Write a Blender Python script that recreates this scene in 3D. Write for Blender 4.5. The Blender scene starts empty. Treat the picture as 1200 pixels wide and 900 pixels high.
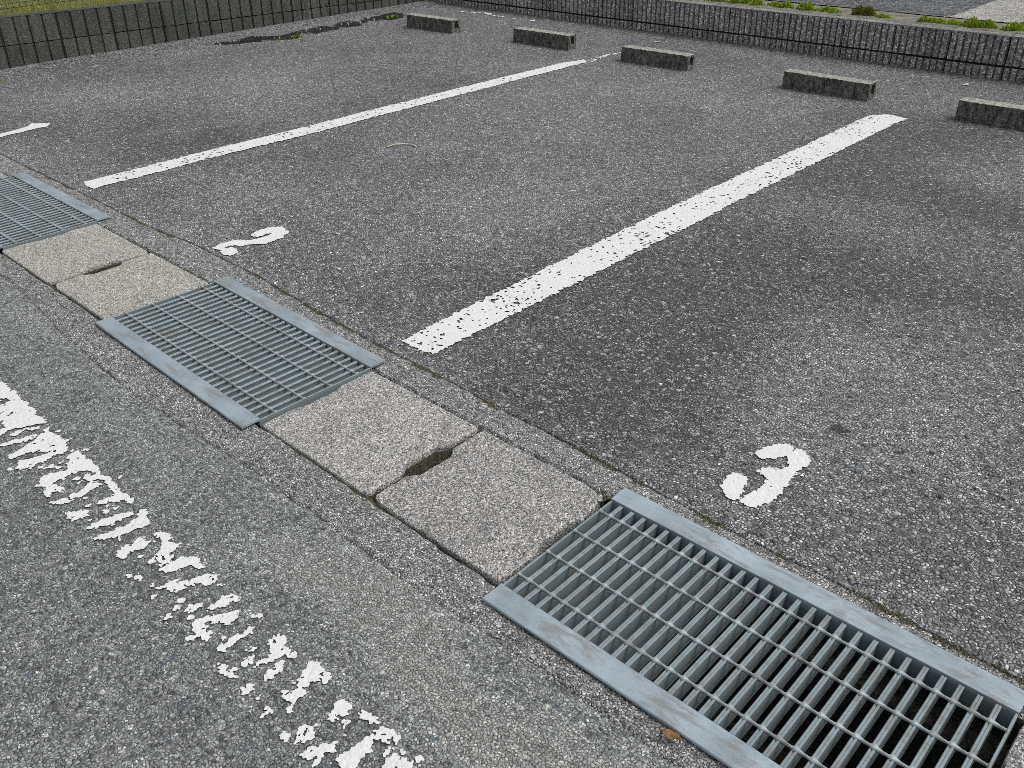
import bpy, math, random
import numpy as np
from mathutils import Vector, Matrix

random.seed(7)
rng = np.random.default_rng(11)
scene = bpy.context.scene
COL = scene.collection

# ------------------------------------------------------------------ camera
cam_data = bpy.data.cameras.new('camera')
cam = bpy.data.objects.new('camera', cam_data)
COL.objects.link(cam)
cam_data.sensor_fit = 'HORIZONTAL'
cam_data.sensor_width = 36.0
cam_data.lens = 36.0 * 1041.72 / 1200.0
cam_data.clip_start = 0.02
cam_data.clip_end = 600
_r = Vector((0.72738321, 0.68607324, -0.01473697))
_u = Vector((-0.34763405, 0.3869116, 0.85407844))
_f = Vector((-0.59166227, 0.61611924, -0.51993542))
_m = Matrix((_r, _u, -_f)).transposed().to_4x4()
_m.translation = Vector((2.83851406, -1.30205931, 1.47449491))
cam.matrix_world = _m
scene.camera = cam

# ------------------------------------------------------------------ overcast sky and a veiled sun
SUN_EL, SUN_AZ = math.radians(58), math.radians(48)      # azimuth from +Y towards +X
world = bpy.data.worlds.new('World')
scene.world = world
world.use_nodes = True
wn = world.node_tree
wn.nodes.clear()
sky = wn.nodes.new('ShaderNodeTexSky')
sky.sky_type = 'NISHITA'
sky.sun_disc = False
sky.sun_elevation = SUN_EL
sky.sun_rotation = SUN_AZ
sky.air_density = 1.0
sky.dust_density = 4.0
sky.ozone_density = 1.0
hs = wn.nodes.new('ShaderNodeHueSaturation')
hs.inputs['Saturation'].default_value = 0.24
bg = wn.nodes.new('ShaderNodeBackground')
bg.inputs['Strength'].default_value = 0.12
wo = wn.nodes.new('ShaderNodeOutputWorld')
wn.links.new(sky.outputs['Color'], hs.inputs['Color'])
wn.links.new(hs.outputs['Color'], bg.inputs['Color'])
wn.links.new(bg.outputs['Background'], wo.inputs['Surface'])

sun_data = bpy.data.lights.new('sun', 'SUN')
sun_data.energy = 1.1
sun_data.angle = math.radians(35)
sun_data.color = (1.0, 0.965, 0.92)
sun = bpy.data.objects.new('sun', sun_data)
COL.objects.link(sun)
_d = Vector((math.cos(SUN_EL) * math.sin(SUN_AZ), math.cos(SUN_EL) * math.cos(SUN_AZ), math.sin(SUN_EL)))
sun.rotation_euler = _d.to_track_quat('Z', 'Y').to_euler()
sun.location = _d * 30

vs = scene.view_settings
vs.view_transform = 'Standard'
vs.look = 'None'
vs.gamma = 1.0
vs.use_curve_mapping = False
vs.exposure = 0.0
scene.cycles.use_denoising = False
scene.cycles.filter_width = 0.75
scene.cycles.max_bounces = 6
scene.cycles.diffuse_bounces = 3

# ------------------------------------------------------------------ numpy noise
_tab = np.random.default_rng(3).random((256, 256))
def vnoise(x, y, s=1.0, ox=0.0, oy=0.0):
    x = np.asarray(x, float) * s + ox + 1000.0
    y = np.asarray(y, float) * s + oy + 1000.0
    xi = np.floor(x).astype(int); yi = np.floor(y).astype(int)
    fx = x - xi; fy = y - yi
    fx = fx * fx * (3 - 2 * fx); fy = fy * fy * (3 - 2 * fy)
    g = lambda a, b: _tab[a % 256, b % 256]
    return (g(xi, yi) * (1 - fx) + g(xi + 1, yi) * fx) * (1 - fy) + (g(xi, yi + 1) * (1 - fx) + g(xi + 1, yi + 1) * fx) * fy
def fbm(x, y, s=1.0, o=0.0, n=4):
    t = 0.0; a = 0.5; k = 0.0
    for i in range(n):
        t = t + a * vnoise(x, y, s * 2.03 ** i, o + 17.3 * i, o * 1.7 + 9.1 * i)
        k += a; a *= 0.5
    return t / k - 0.5
def sstep(a, b, t):
    t = np.clip((np.asarray(t, float) - a) / (b - a), 0, 1)
    return t * t * (3 - 2 * t)
def poly_dist(x, y, pts):
    d = np.full(np.shape(x), 9e9)
    for (ax, ay), (bx, by) in zip(pts[:-1], pts[1:]):
        vx, vy = bx - ax, by - ay
        t = np.clip(((x - ax) * vx + (y - ay) * vy) / (vx * vx + vy * vy), 0, 1)
        d = np.minimum(d, np.hypot(x - ax - t * vx, y - ay - t * vy))
    return d

# ------------------------------------------------------------------ object helpers
def link(name, me, mat=None, parent=None):
    o = bpy.data.objects.new(name, me)
    COL.objects.link(o)
    if mat is not None and me is not None and len(me.materials) == 0:
        me.materials.append(mat)
    if parent is not None:
        o.parent = parent
    return o
def mesh(name, verts, faces, smooth=False):
    me = bpy.data.meshes.new(name)
    me.from_pydata([tuple(v) for v in verts], [], [tuple(f) for f in faces])
    if smooth:
        me.polygons.foreach_set('use_smooth', np.ones(len(me.polygons), bool))
    me.update()
    return me
def np_mesh(name, verts, tris, smooth=False):
    """fast mesh from arrays; tris is (n,3) or (n,4)"""
    verts = np.asarray(verts, np.float32); tris = np.asarray(tris, np.int32)
    me = bpy.data.meshes.new(name)
    k = tris.shape[1]
    me.vertices.add(len(verts)); me.vertices.foreach_set('co', verts.ravel())
    me.loops.add(tris.size); me.loops.foreach_set('vertex_index', tris.ravel())
    me.polygons.add(len(tris))
    me.polygons.foreach_set('loop_start', np.arange(len(tris), dtype=np.int32) * k)
    me.polygons.foreach_set('use_smooth', np.full(len(tris), smooth, bool))
    me.update(calc_edges=True)
    me.validate()
    return me
def empty(name, loc=(0, 0, 0), rot=(0, 0, 0)):
    o = bpy.data.objects.new(name, None)
    o.empty_display_size = 0.05
    COL.objects.link(o)
    o.location = loc; o.rotation_euler = rot
    return o
def tag(o, label=None, cat=None, group=None, kind=None):
    if label: o['label'] = label
    if cat: o['category'] = cat
    if group: o['group'] = group
    if kind: o['kind'] = kind
    return o
class MB:
    def __init__(self): self.v = []; self.f = []
    def add(self, vs_, fs_):
        b = len(self.v)
        self.v += [tuple(q) for q in vs_]
        self.f += [tuple(i + b for i in f) for f in fs_]
    def box(self, x0, x1, y0, y1, z0, z1, bev=0.0):
        if bev <= 0:
            self.add([(x0,y0,z0),(x1,y0,z0),(x1,y1,z0),(x0,y1,z0),(x0,y0,z1),(x1,y0,z1),(x1,y1,z1),(x0,y1,z1)],
                     [(0,3,2,1),(4,5,6,7),(0,1,5,4),(1,2,6,5),(2,3,7,6),(3,0,4,7)])
        else:                                   # top edges bevelled
            b = bev
            self.add([(x0,y0,z0),(x1,y0,z0),(x1,y1,z0),(x0,y1,z0),
                      (x0,y0,z1-b),(x1,y0,z1-b),(x1,y1,z1-b),(x0,y1,z1-b),
                      (x0+b,y0+b,z1),(x1-b,y0+b,z1),(x1-b,y1-b,z1),(x0+b,y1-b,z1)],
                     [(0,3,2,1),(0,1,5,4),(1,2,6,5),(2,3,7,6),(3,0,4,7),
                      (4,5,9,8),(5,6,10,9),(6,7,11,10),(7,4,8,11),(8,9,10,11)])
    def build(self, name, mat=None, parent=None, smooth=False):
        return link(name, mesh(name, self.v, self.f, smooth), mat, parent)

# ------------------------------------------------------------------ material helpers
class NT:
    def __init__(self, name):
        self.m = bpy.data.materials.new(name)
        self.m.use_nodes = True
        self.t = self.m.node_tree
        self.t.nodes.clear()
        self.out = self.t.nodes.new('ShaderNodeOutputMaterial')
        self.b = self.t.nodes.new('ShaderNodeBsdfPrincipled')
        self.t.links.new(self.b.outputs[0], self.out.inputs['Surface'])
        self.P = self.t.nodes.new('ShaderNodeNewGeometry').outputs['Position']
    def put(self, sock, v):
        if hasattr(v, 'is_output'): self.t.links.new(v, sock)
        elif isinstance(v, (tuple, list)) and len(v) == 3 and len(sock.default_value) == 4: sock.default_value = (*v, 1)
        else: sock.default_value = v
    def math(self, op, a, b=0.5, c=None, clamp=False):
        n = self.t.nodes.new('ShaderNodeMath'); n.operation = op; n.use_clamp = clamp
        self.put(n.inputs[0], a); self.put(n.inputs[1], b)
        if c is not None: self.put(n.inputs[2], c)
        return n.outputs[0]
    def range(self, v, a, b, c=0.0, d=1.0, smooth=False):
        n = self.t.nodes.new('ShaderNodeMapRange')
        if smooth: n.interpolation_type = 'SMOOTHSTEP'
        for s, q in zip(('Value', 'From Min', 'From Max', 'To Min', 'To Max'), (v, a, b, c, d)): self.put(n.inputs[s], q)
        return n.outputs['Result']
    def mix(self, f, a, b, op='MIX'):
        n = self.t.nodes.new('ShaderNodeMix'); n.data_type = 'RGBA'; n.blend_type = op
        self.put(n.inputs[0], f); self.put(n.inputs[6], a); self.put(n.inputs[7], b)
        return n.outputs[2]
    def vor(self, scale, vec=None, feature='F1', dim='2D', rand=1.0):
        n = self.t.nodes.new('ShaderNodeTexVoronoi'); n.voronoi_dimensions = dim; n.feature = feature
        n.inputs['Scale'].default_value = scale; n.inputs['Randomness'].default_value = rand
        self.t.links.new(vec if vec is not None else self.P, n.inputs['Vector'])
        return n
    def noise(self, scale, vec=None, detail=3, rough=0.55, dim='3D'):
        n = self.t.nodes.new('ShaderNodeTexNoise'); n.noise_dimensions = dim
        n.inputs['Scale'].default_value = scale; n.inputs['Detail'].default_value = detail; n.inputs['Roughness'].default_value = rough
        self.t.links.new(vec if vec is not None else self.P, n.inputs['Vector'])
        return n.outputs['Fac']
    def warp(self, scale, amt, vec=None):
        n = self.t.nodes.new('ShaderNodeTexNoise'); n.inputs['Scale'].default_value = scale; n.inputs['Detail'].default_value = 1
        v = vec if vec is not None else self.P
        self.t.links.new(v, n.inputs['Vector'])
        a = self.t.nodes.new('ShaderNodeVectorMath'); a.operation = 'MULTIPLY_ADD'
        self.t.links.new(n.outputs['Color'], a.inputs[0]); a.inputs[1].default_value = (amt,) * 3
        self.t.links.new(v, a.inputs[2])
        return a.outputs[0]
    def scale3(self, s, vec=None):
        a = self.t.nodes.new('ShaderNodeVectorMath'); a.operation = 'MULTIPLY'
        self.t.links.new(vec if vec is not None else self.P, a.inputs[0]); a.inputs[1].default_value = s
        return a.outputs[0]
    def rgb(self, col):
        n = self.t.nodes.new('ShaderNodeSeparateColor'); self.t.links.new(col, n.inputs[0])
        return n.outputs
    def ramp(self, v, stops):
        n = self.t.nodes.new('ShaderNodeValToRGB'); self.t.links.new(v, n.inputs[0])
        e = n.color_ramp.elements
        while len(e) < len(stops): e.new(0.5)
        for el, (p, c) in zip(e, stops):
            el.position = p; el.color = (*c, 1) if len(c) == 3 else c
        return n.outputs['Color']
    def attr(self, name):
        n = self.t.nodes.new('ShaderNodeAttribute'); n.attribute_name = name
        return n
    def bump(self, h, dist, strength=1.0, normal=None):
        n = self.t.nodes.new('ShaderNodeBump'); n.inputs['Distance'].default_value = dist
        n.inputs['Strength'].default_value = strength
        self.put(n.inputs['Height'], h)
        if normal is not None: self.t.links.new(normal, n.inputs['Normal'])
        return n.outputs[0]
    def done(self, col, rough=0.85, normal=None, metal=0.0, spec=0.3):
        self.put(self.b.inputs['Base Color'], col); self.put(self.b.inputs['Roughness'], rough)
        self.put(self.b.inputs['Metallic'], metal); self.b.inputs['Specular IOR Level'].default_value = spec
        if normal is not None: self.t.links.new(normal, self.b.inputs['Normal'])
        return self.m

def asphalt(name, binder, dusty, stops, s1, sparse, sparse_cols, fine=1.0, bump=0.004, stain=None, mott=1.0, clouds=2.6, edge=(0.04, 0.17), gap=0.45):
    n = NT(name)
    w = n.warp(60, 0.0028)
    v1 = n.vor(s1, w); c1 = n.rgb(v1.outputs['Color'])
    e1 = n.vor(s1, w, 'DISTANCE_TO_EDGE').outputs['Distance']
    v2 = n.vor(s1 * 2.6, w); c2 = n.rgb(v2.outputs['Color'])
    v3 = n.vor(s1 * 0.45, w); c3 = n.rgb(v3.outputs['Color'])
    wear = n.attr('wear').outputs['Fac']
    big = n.noise(0.9, detail=5, rough=0.6)
    mid = n.noise(7.0, detail=3, rough=0.65)
    tone = n.math('ADD', n.math('ADD', wear, n.math('MULTIPLY', n.math('SUBTRACT', big, 0.5), clouds)), n.math('MULTIPLY', n.math('SUBTRACT', mid, 0.5), 1.3))
    # binder, dusted where the surface is worn pale
    bcol = n.mix(n.range(tone, -0.7, 0.9), binder, dusty)
    # stones showing through
    scol = n.ramp(c1[0], stops)
    scol = n.mix(n.range(c1[1], 0.45, 0.75), scol, n.mix(1.0, scol, (0.9, 0.99, 1.03), 'MULTIPLY'))
    scol = n.mix(1.0, scol, n.ramp(n.range(tone, -0.8, 1.0), [(0, (0.72,) * 3), (0.5, (1.02,) * 3), (1, (1.3,) * 3)]), 'MULTIPLY')
    bare = n.range(n.math('ADD', c1[2], n.math('MULTIPLY', tone, 0.13)), 0.22, 0.34)      # which stones have lost their binder
    smask = n.math('MULTIPLY', n.range(e1, *edge), bare)
    col = n.mix(smask, bcol, scol)
    col = n.mix(n.range(tone, 0.7, 1.5, 0, 0.75), col, dusty)          # packed dust and laitance
    col = n.mix(n.range(wear, -1.25, -1.8), col, (0.028, 0.025, 0.02))  # near-black along the broken edge
    # grit between the stones
    g = n.ramp(c2[0], [(0, (0.22,) * 3), (0.45, (0.8,) * 3), (0.8, (1.2,) * 3), (1, (2.4,) * 3)])
    col = n.mix(fine, col, n.mix(1.0, col, g, 'MULTIPLY'))
    # darken the outline of every stone
    col = n.mix(1.0, col, n.ramp(n.range(e1, 0.0, 0.13), [(0, (gap,) * 3), (1, (1.0,) * 3)]), 'MULTIPLY')
    # few large pale or bluish stones
    # coarse mottling: clusters of bare and of tarry stones
    v4 = n.vor(s1 * 0.55, n.warp(30, 0.02)); c4 = n.rgb(v4.outputs['Color'])
    col = n.mix(mott, col, n.mix(1.0, col, n.ramp(c4[0], [(0, (0.5,) * 3), (0.5, (0.97,) * 3), (0.85, (1.2,) * 3), (1, (1.75,) * 3)]), 'MULTIPLY'))
    rad = n.math('MULTIPLY_ADD', c3[1], 0.26, 0.12)
    big_m = n.math('MULTIPLY', n.math('LESS_THAN', v3.outputs['Distance'], rad), n.math('GREATER_THAN', c3[0], sparse))
    col = n.mix(big_m, col, n.mix(0.5, n.ramp(c3[2], sparse_cols), n.mix(1.0, n.ramp(c3[2], sparse_cols), g, 'MULTIPLY')))
    if stain:
        for (sx, sy, sr, sc) in stain:
            d = n.t.nodes.new('ShaderNodeVectorMath'); d.operation = 'DISTANCE'
            n.t.links.new(n.warp(25, 0.05), d.inputs[0]); d.inputs[1].default_value = (sx + 0.025, sy + 0.025, 0.025)
            col = n.mix(n.range(d.outputs['Value'], sr, sr * 0.4, 0, 0.8), col, sc)
    h = n.math('MULTIPLY', n.math('SUBTRACT', 1.0, n.math('POWER', v1.outputs['Distance'], 2.0)), n.math('MULTIPLY_ADD', smask, 0.7, 0.3))
    h = n.math('MULTIPLY_ADD', n.math('SUBTRACT', 1.0, v2.outputs['Distance']), 0.35, h)
    h = n.math('MULTIPLY_ADD', big_m, 0.5, h)
    return n.done(col, 0.82, n.bump(h, bump), spec=0.35)

M = {}
M['lot'] = asphalt('weathered lot asphalt', (0.115, 0.111, 0.114), (0.28, 0.273, 0.275),
    [(0, (0.11, 0.107, 0.107)), (0.3, (0.265, 0.259, 0.263)), (0.7, (0.435, 0.427, 0.43)), (0.92, (0.60, 0.594, 0.592)), (1, (0.80, 0.80, 0.78))],
    104, 0.82, [(0, (0.20, 0.225, 0.24)), (0.4, (0.34, 0.34, 0.33)), (0.8, (0.52, 0.52, 0.5)), (1, (0.68, 0.68, 0.65))],
    stain=[(2.048, 0.89, 0.045, (0.05, 0.04, 0.037)), (1.95, 0.62, 0.02, (0.05, 0.04, 0.036))], fine=0.75, mott=0.45, bump=0.005, edge=(0.05, 0.2))
M['road'] = asphalt('grey green road asphalt', (0.145, 0.157, 0.154), (0.37, 0.367, 0.35),
    [(0, (0.095, 0.104, 0.103)), (0.35, (0.225, 0.243, 0.238)), (0.7, (0.335, 0.357, 0.347)), (0.93, (0.43, 0.445, 0.42)), (1, (0.55, 0.56, 0.53))],
    125, 0.84, [(0, (0.11, 0.14, 0.17)), (0.35, (0.18, 0.22, 0.24)), (0.65, (0.32, 0.355, 0.335)), (0.9, (0.46, 0.48, 0.45)), (1, (0.62, 0.62, 0.59))], bump=0.0022, fine=0.75, mott=0.35, clouds=1.0)
M['far_road'] = asphalt('dark street asphalt', (0.085, 0.09, 0.093), (0.17, 0.175, 0.18),
    [(0, (0.06, 0.062, 0.064)), (0.5, (0.16, 0.165, 0.17)), (0.9, (0.3, 0.305, 0.31)), (1, (0.5, 0.5, 0.5))],
    70, 0.9, [(0, (0.1, 0.12, 0.13)), (1, (0.4, 0.4, 0.38))])

def concrete(name, base, pale, dark, speck=0.72, sscale=190, bump=0.0025, moss=0.0, agg=0.0):
    n = NT(name)
    w = n.warp(80, 0.004)
    v = n.vor(sscale, w, dim='3D'); c = n.rgb(v.outputs['Color'])
    v2 = n.vor(sscale * 2.1, w, dim='3D'); c2 = n.rgb(v2.outputs['Color'])
    big = n.noise(5.0, detail=5, rough=0.65)
    mid = n.noise(38.0, detail=3, rough=0.6)
    col = n.mix(n.range(big, 0.3, 0.7), base, pale)
    col = n.mix(n.range(mid, 0.35, 0.7, 0, 0.6), col, n.mix(1.0, col, (0.72, 0.72, 0.73), 'MULTIPLY'))
    col = n.mix(1.0, col, n.ramp(c[1], [(0, (1 - 0.6 * agg - 0.12,) * 3), (0.6, (1.0,) * 3), (1, (1.12 + 0.75 * agg,) * 3)]), 'MULTIPLY')
    col = n.mix(1.0, col, n.ramp(c2[1], [(0, (0.45,) * 3), (0.5, (0.98,) * 3), (1, (1.6,) * 3)]), 'MULTIPLY')
    pit = n.math('MULTIPLY', n.math('GREATER_THAN', n.math('ADD', c[0], n.math('MULTIPLY', n.math('SUBTRACT', mid, 0.5), 0.5)), speck), n.range(v.outputs['Distance'], 0.5, 0.25))
    col = n.mix(n.math('MULTIPLY', pit, 0.85), col, dark)
    if moss:
        mm = n.range(n.noise(9.0, detail=5, rough=0.7), 0.62 - moss * 0.2, 0.75)
        col = n.mix(n.math('MULTIPLY', mm, 0.7), col, (0.05, 0.055, 0.03))
    h = n.math('MULTIPLY_ADD', n.math('SUBTRACT', 1.0, v.outputs['Distance']), 0.5 + agg, n.math('MULTIPLY', mid, 0.8))
    h = n.math('SUBTRACT', h, n.math('MULTIPLY', pit, 0.9))
    return n.done(col, 0.88, n.bump(h, bump), spec=0.25)

M['slab_grey'] = concrete('grey cast concrete', (0.37, 0.364, 0.352), (0.48, 0.472, 0.455), (0.06, 0.06, 0.06), 0.74, 210, agg=0.75)
M['slab_beige'] = concrete('beige cast concrete', (0.42, 0.411, 0.375), (0.54, 0.529, 0.485), (0.07, 0.068, 0.06), 0.79, 210, agg=0.45)
M['slab_mixed'] = concrete('warm grey cast concrete', (0.42, 0.414, 0.398), (0.52, 0.512, 0.49), (0.06, 0.06, 0.058), 0.72, 210, agg=0.6)
M['gutter'] = asphalt('washed gutter concrete', (0.25, 0.245, 0.238), (0.42, 0.412, 0.40),
    [(0, (0.15, 0.15, 0.148)), (0.35, (0.32, 0.315, 0.31)), (0.7, (0.45, 0.445, 0.435)), (1, (0.72, 0.71, 0.69))],
    135, 0.9, [(0, (0.2, 0.2, 0.2)), (1, (0.66, 0.66, 0.64))], bump=0.003, mott=0.4, clouds=1.2)
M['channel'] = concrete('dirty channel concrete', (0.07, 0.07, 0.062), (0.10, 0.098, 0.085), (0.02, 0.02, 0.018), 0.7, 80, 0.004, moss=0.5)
M['kerb'] = concrete('pale kerb concrete', (0.17, 0.168, 0.15), (0.27, 0.265, 0.235), (0.05, 0.05, 0.04), 0.7, 90, 0.003, agg=0.4)
M['paving'] = concrete('pale street concrete', (0.36, 0.355, 0.325), (0.45, 0.445, 0.405), (0.08, 0.08, 0.075), 0.85, 60, 0.003, agg=0.3)

def stop_mat():
    n = NT('stained stop concrete')
    big = n.noise(14.0, detail=5, rough=0.7)
    streak = n.noise(1.0, n.scale3((42, 42, 17)), detail=4, rough=0.7)
    v = n.vor(170, dim='3D'); c = n.rgb(v.outputs['Color'])
    # light on tops and shade on sides painted in, besides dark stains
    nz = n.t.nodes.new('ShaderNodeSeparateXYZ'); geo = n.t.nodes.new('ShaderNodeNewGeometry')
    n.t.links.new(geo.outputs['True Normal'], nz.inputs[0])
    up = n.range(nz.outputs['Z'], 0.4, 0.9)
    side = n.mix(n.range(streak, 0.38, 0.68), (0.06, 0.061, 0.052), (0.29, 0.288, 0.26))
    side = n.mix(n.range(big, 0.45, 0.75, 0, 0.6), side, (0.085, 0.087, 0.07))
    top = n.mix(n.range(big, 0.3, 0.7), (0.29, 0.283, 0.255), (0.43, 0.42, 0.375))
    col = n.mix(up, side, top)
    col = n.mix(1.0, col, n.ramp(c[0], [(0, (0.45,) * 3), (0.5, (0.95,) * 3), (1, (1.7,) * 3)]), 'MULTIPLY')
    h = n.math('ADD', n.noise(120, detail=3), n.math('MULTIPLY', v.outputs['Distance'], -0.5))
    return n.done(col, 0.9, n.bump(h, 0.004), spec=0.2)
M['stop'] = stop_mat()

def wall_mat(name, base, pale, grain, gs, bump, tint, streaks):
    n = NT(name)
    v = n.vor(gs, dim='3D'); c = n.rgb(v.outputs['Color'])
    v2 = n.vor(gs * 0.45, n.warp(50, 0.01), dim='3D'); c2 = n.rgb(v2.outputs['Color'])
    big = n.noise(3.5, detail=5, rough=0.65)
    streak = n.noise(1.0, n.scale3((26, 26, 3)), detail=4, rough=0.65)
    col = n.mix(n.range(big, 0.3, 0.7), base, pale)
    col = n.mix(n.range(streak, 0.42, 0.7, 0, streaks), col, tint)
    col = n.mix(1.0, col, n.ramp(c[0], [(0, (1 - grain * 0.75,) * 3), (0.5, (0.92,) * 3), (0.85, (1 + grain * 0.7,) * 3), (1, (1 + grain * 3.0,) * 3)]), 'MULTIPLY')
    col = n.mix(1.0, col, n.ramp(c2[0], [(0, (1 - grain * 0.25,) * 3), (0.6, (1.0,) * 3), (1, (1 + grain * 0.4,) * 3)]), 'MULTIPLY')
    oi = n.t.nodes.new('ShaderNodeObjectInfo')
    col = n.mix(1.0, col, n.ramp(oi.outputs['Random'], [(0, (0.88,) * 3), (1, (1.12,) * 3)]), 'MULTIPLY')
    h = n.math('MULTIPLY_ADD', n.noise(gs * 0.6, detail=3), 1.2, n.math('MULTIPLY', v2.outputs['Distance'], -0.8))
    return n.done(col, 0.9, n.bump(h, bump), spec=0.2)
M['rib'] = wall_mat('dark split face block', (0.33, 0.325, 0.32), (0.44, 0.433, 0.424), 0.75, 120, 0.006, (0.10, 0.10, 0.09), 0.5)
M['panel'] = wall_mat('mossy grey block', (0.078, 0.084, 0.076), (0.118, 0.123, 0.112), 0.45, 220, 0.003, (0.045, 0.054, 0.04), 0.7)
M['joint'] = wall_mat('dark mortar', (0.018, 0.018, 0.016), (0.028, 0.027, 0.024), 0.4, 150, 0.003, (0.02, 0.022, 0.016), 0.5)
M['cap'] = wall_mat('worn block top', (0.18, 0.178, 0.165), (0.30, 0.293, 0.27), 0.5, 150, 0.003, (0.12, 0.12, 0.10), 0.4)

def steel_mat(name, ca, cb):
    n = NT(name)
    big = n.noise(6.0, detail=5, rough=0.65)
    fine = n.noise(420.0, detail=2)
    smear = n.noise(1.0, n.scale3((9, 34, 30), n.warp(6, 0.06)), detail=5, rough=0.7)
    col = n.mix(n.range(big, 0.3, 0.7), ca, cb)
    dust = n.range(smear, 0.48, 0.62)
    col = n.mix(n.math('MULTIPLY', dust, 0.8), col, (0.265, 0.262, 0.24))
    col = n.mix(n.range(fine, 0.3, 0.7), n.mix(1.0, col, (0.82,) * 3, 'MULTIPLY'), col)
    rough = n.math('MULTIPLY_ADD', dust, 0.2, 0.55)
    return n.done(col, rough, n.bump(n.math('MULTIPLY_ADD', fine, 0.3, big), 0.0008), n.range(dust, 0, 1, 0.25, 0.05), 0.4)
M['steel'] = steel_mat('weathered galvanised steel', (0.30, 0.38, 0.43), (0.50, 0.60, 0.67))
M['bar'] = steel_mat('galvanised bar steel', (0.265, 0.335, 0.362), (0.345, 0.42, 0.447))
M['rod'] = steel_mat('bright galvanised rod', (0.40, 0.45, 0.47), (0.52, 0.575, 0.59))

def paint_mat():
    n = NT('white road paint')
    v = n.vor(100, n.warp(60, 0.006)); 
    f = n.noise(70, detail=4, rough=0.7); b = n.noise(6, detail=4)
    col = n.mix(n.range(f, 0.35, 0.7), (0.80, 0.80, 0.79), (0.88, 0.88, 0.87))
    col = n.mix(n.range(b, 0.5, 0.75, 0, 0.35), col, (0.68, 0.68, 0.66))
    h = n.math('MULTIPLY_ADD', v.outputs['Distance'], -0.5, f)
    return n.done(col, 0.6, n.bump(h, 0.0025), spec=0.4)
M['paint'] = paint_mat()

def simple(name, a, b, scale, rough=0.8, bump=0.0, spec=0.25, stretch=None, trans=0.0):
    n = NT(name)
    f = n.noise(scale, n.scale3(stretch) if stretch else None, detail=4, rough=0.65)
    col = n.mix(n.range(f, 0.32, 0.68), a, b)
    nm = n.bump(f, bump) if bump else None
    m = n.done(col, rough, nm, spec=spec)
    if trans: n.b.inputs['Subsurface Weight'].default_value = 0.0
    return m
def attr_mat(name, rough=0.8, spec=0.3, scale=300):
    n = NT(name)
    c = n.attr('tint').outputs['Color']
    f = n.noise(scale, detail=3)
    return n.done(n.mix(n.range(f, 0.3, 0.7), n.mix(1.0, c, (0.7,) * 3, 'MULTIPLY'), c), rough, n.bump(f, 0.001), spec=spec)
M['chip'] = attr_mat('aggregate chips')
M['leafy'] = attr_mat('small leaves', 0.55, 0.35, 60)
M['moss'] = simple('olive moss', (0.045, 0.045, 0.018), (0.12, 0.115, 0.045), 90, 0.95, 0.004)
M['soil'] = simple('grey dusty soil', (0.15, 0.145, 0.11), (0.30, 0.29, 0.235), 14, 0.95, 0.02)
M['turf_soil'] = simple('soil under the grass', (0.10, 0.10, 0.035), (0.27, 0.25, 0.12), 6, 0.95, 0.02)
M['leaf'] = simple('dry brown leaf', (0.16, 0.085, 0.035), (0.36, 0.23, 0.11), 160, 0.7, 0.001)
M['straw'] = simple('pale dry stem', (0.6, 0.58, 0.48), (0.75, 0.73, 0.63), 120, 0.8)
M['green_wire'] = simple('dark green coated wire', (0.012, 0.03, 0.02), (0.02, 0.045, 0.03), 30, 0.45, spec=0.5)
M['litter'] = simple('white scrap', (0.7, 0.7, 0.7), (0.8, 0.8, 0.8), 60, 0.6)
M['mud'] = simple('channel mud', (0.03, 0.026, 0.018), (0.075, 0.065, 0.045), 25, 0.8, 0.01)

# ================================================================== THE SETTING
YL = ([-12, -3, -1.03, -0.68, -0.2, 0.4, 1.28, 1.42, 2.06, 2.36, 2.65, 12], [0.33, 0.33, 0.346, 0.372, 0.372, 0.335, 0.317, 0.318, 0.300, 0.306, 0.296, 0.30])
YR = ([-12, -3, -0.86, -0.24, 0.32, 0.96, 1.66, 1.81, 2.0, 4, 12], [-0.33, -0.33, -0.33, -0.385, -0.405, -0.372, -0.37, -0.358, -0.35, -0.345, -0.345])
def y_lot(x):  return np.interp(x, *YL) + 0.007 * fbm(x, 0 * x, 14, 5.0) + 0.009 * fbm(x, 0 * x, 90, 6.0, 2)
def y_road(x): return np.interp(x, *YR) + 0.007 * fbm(x, 0 * x, 14, 9.0) + 0.009 * fbm(x, 0 * x, 90, 11.0, 2)

CRACKS = [([(-4.75, 2.75), (-4.60, 3.0), (-4.53, 3.17), (-4.42, 3.38), (-4.39, 3.49), (-4.45, 3.80), (-4.49, 4.08), (-4.44, 4.30)], 0.04, 0.02),
          ([(-4.60, 4.50), (-4.52, 4.72), (-4.53, 4.92)], 0.045, 0.02),
          ([(2.10, 0.96), (2.22, 0.98), (2.30, 0.94), (2.42, 0.97), (2.62, 0.93)], 0.007, 0.012),
          ([(2.12, 0.86), (2.26, 0.90), (2.36, 0.86), (2.5, 0.87)], 0.006, 0.010),
          ([(1.72, 0.33), (2.0, 0.315), (2.5, 0.32), (2.8, 0.31)], 0.004, 0.01)]
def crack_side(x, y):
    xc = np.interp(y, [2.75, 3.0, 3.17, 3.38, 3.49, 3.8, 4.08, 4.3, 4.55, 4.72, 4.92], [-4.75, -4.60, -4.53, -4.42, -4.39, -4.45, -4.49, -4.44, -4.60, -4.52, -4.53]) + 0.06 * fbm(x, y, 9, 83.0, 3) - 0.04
    return xc - x
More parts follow.
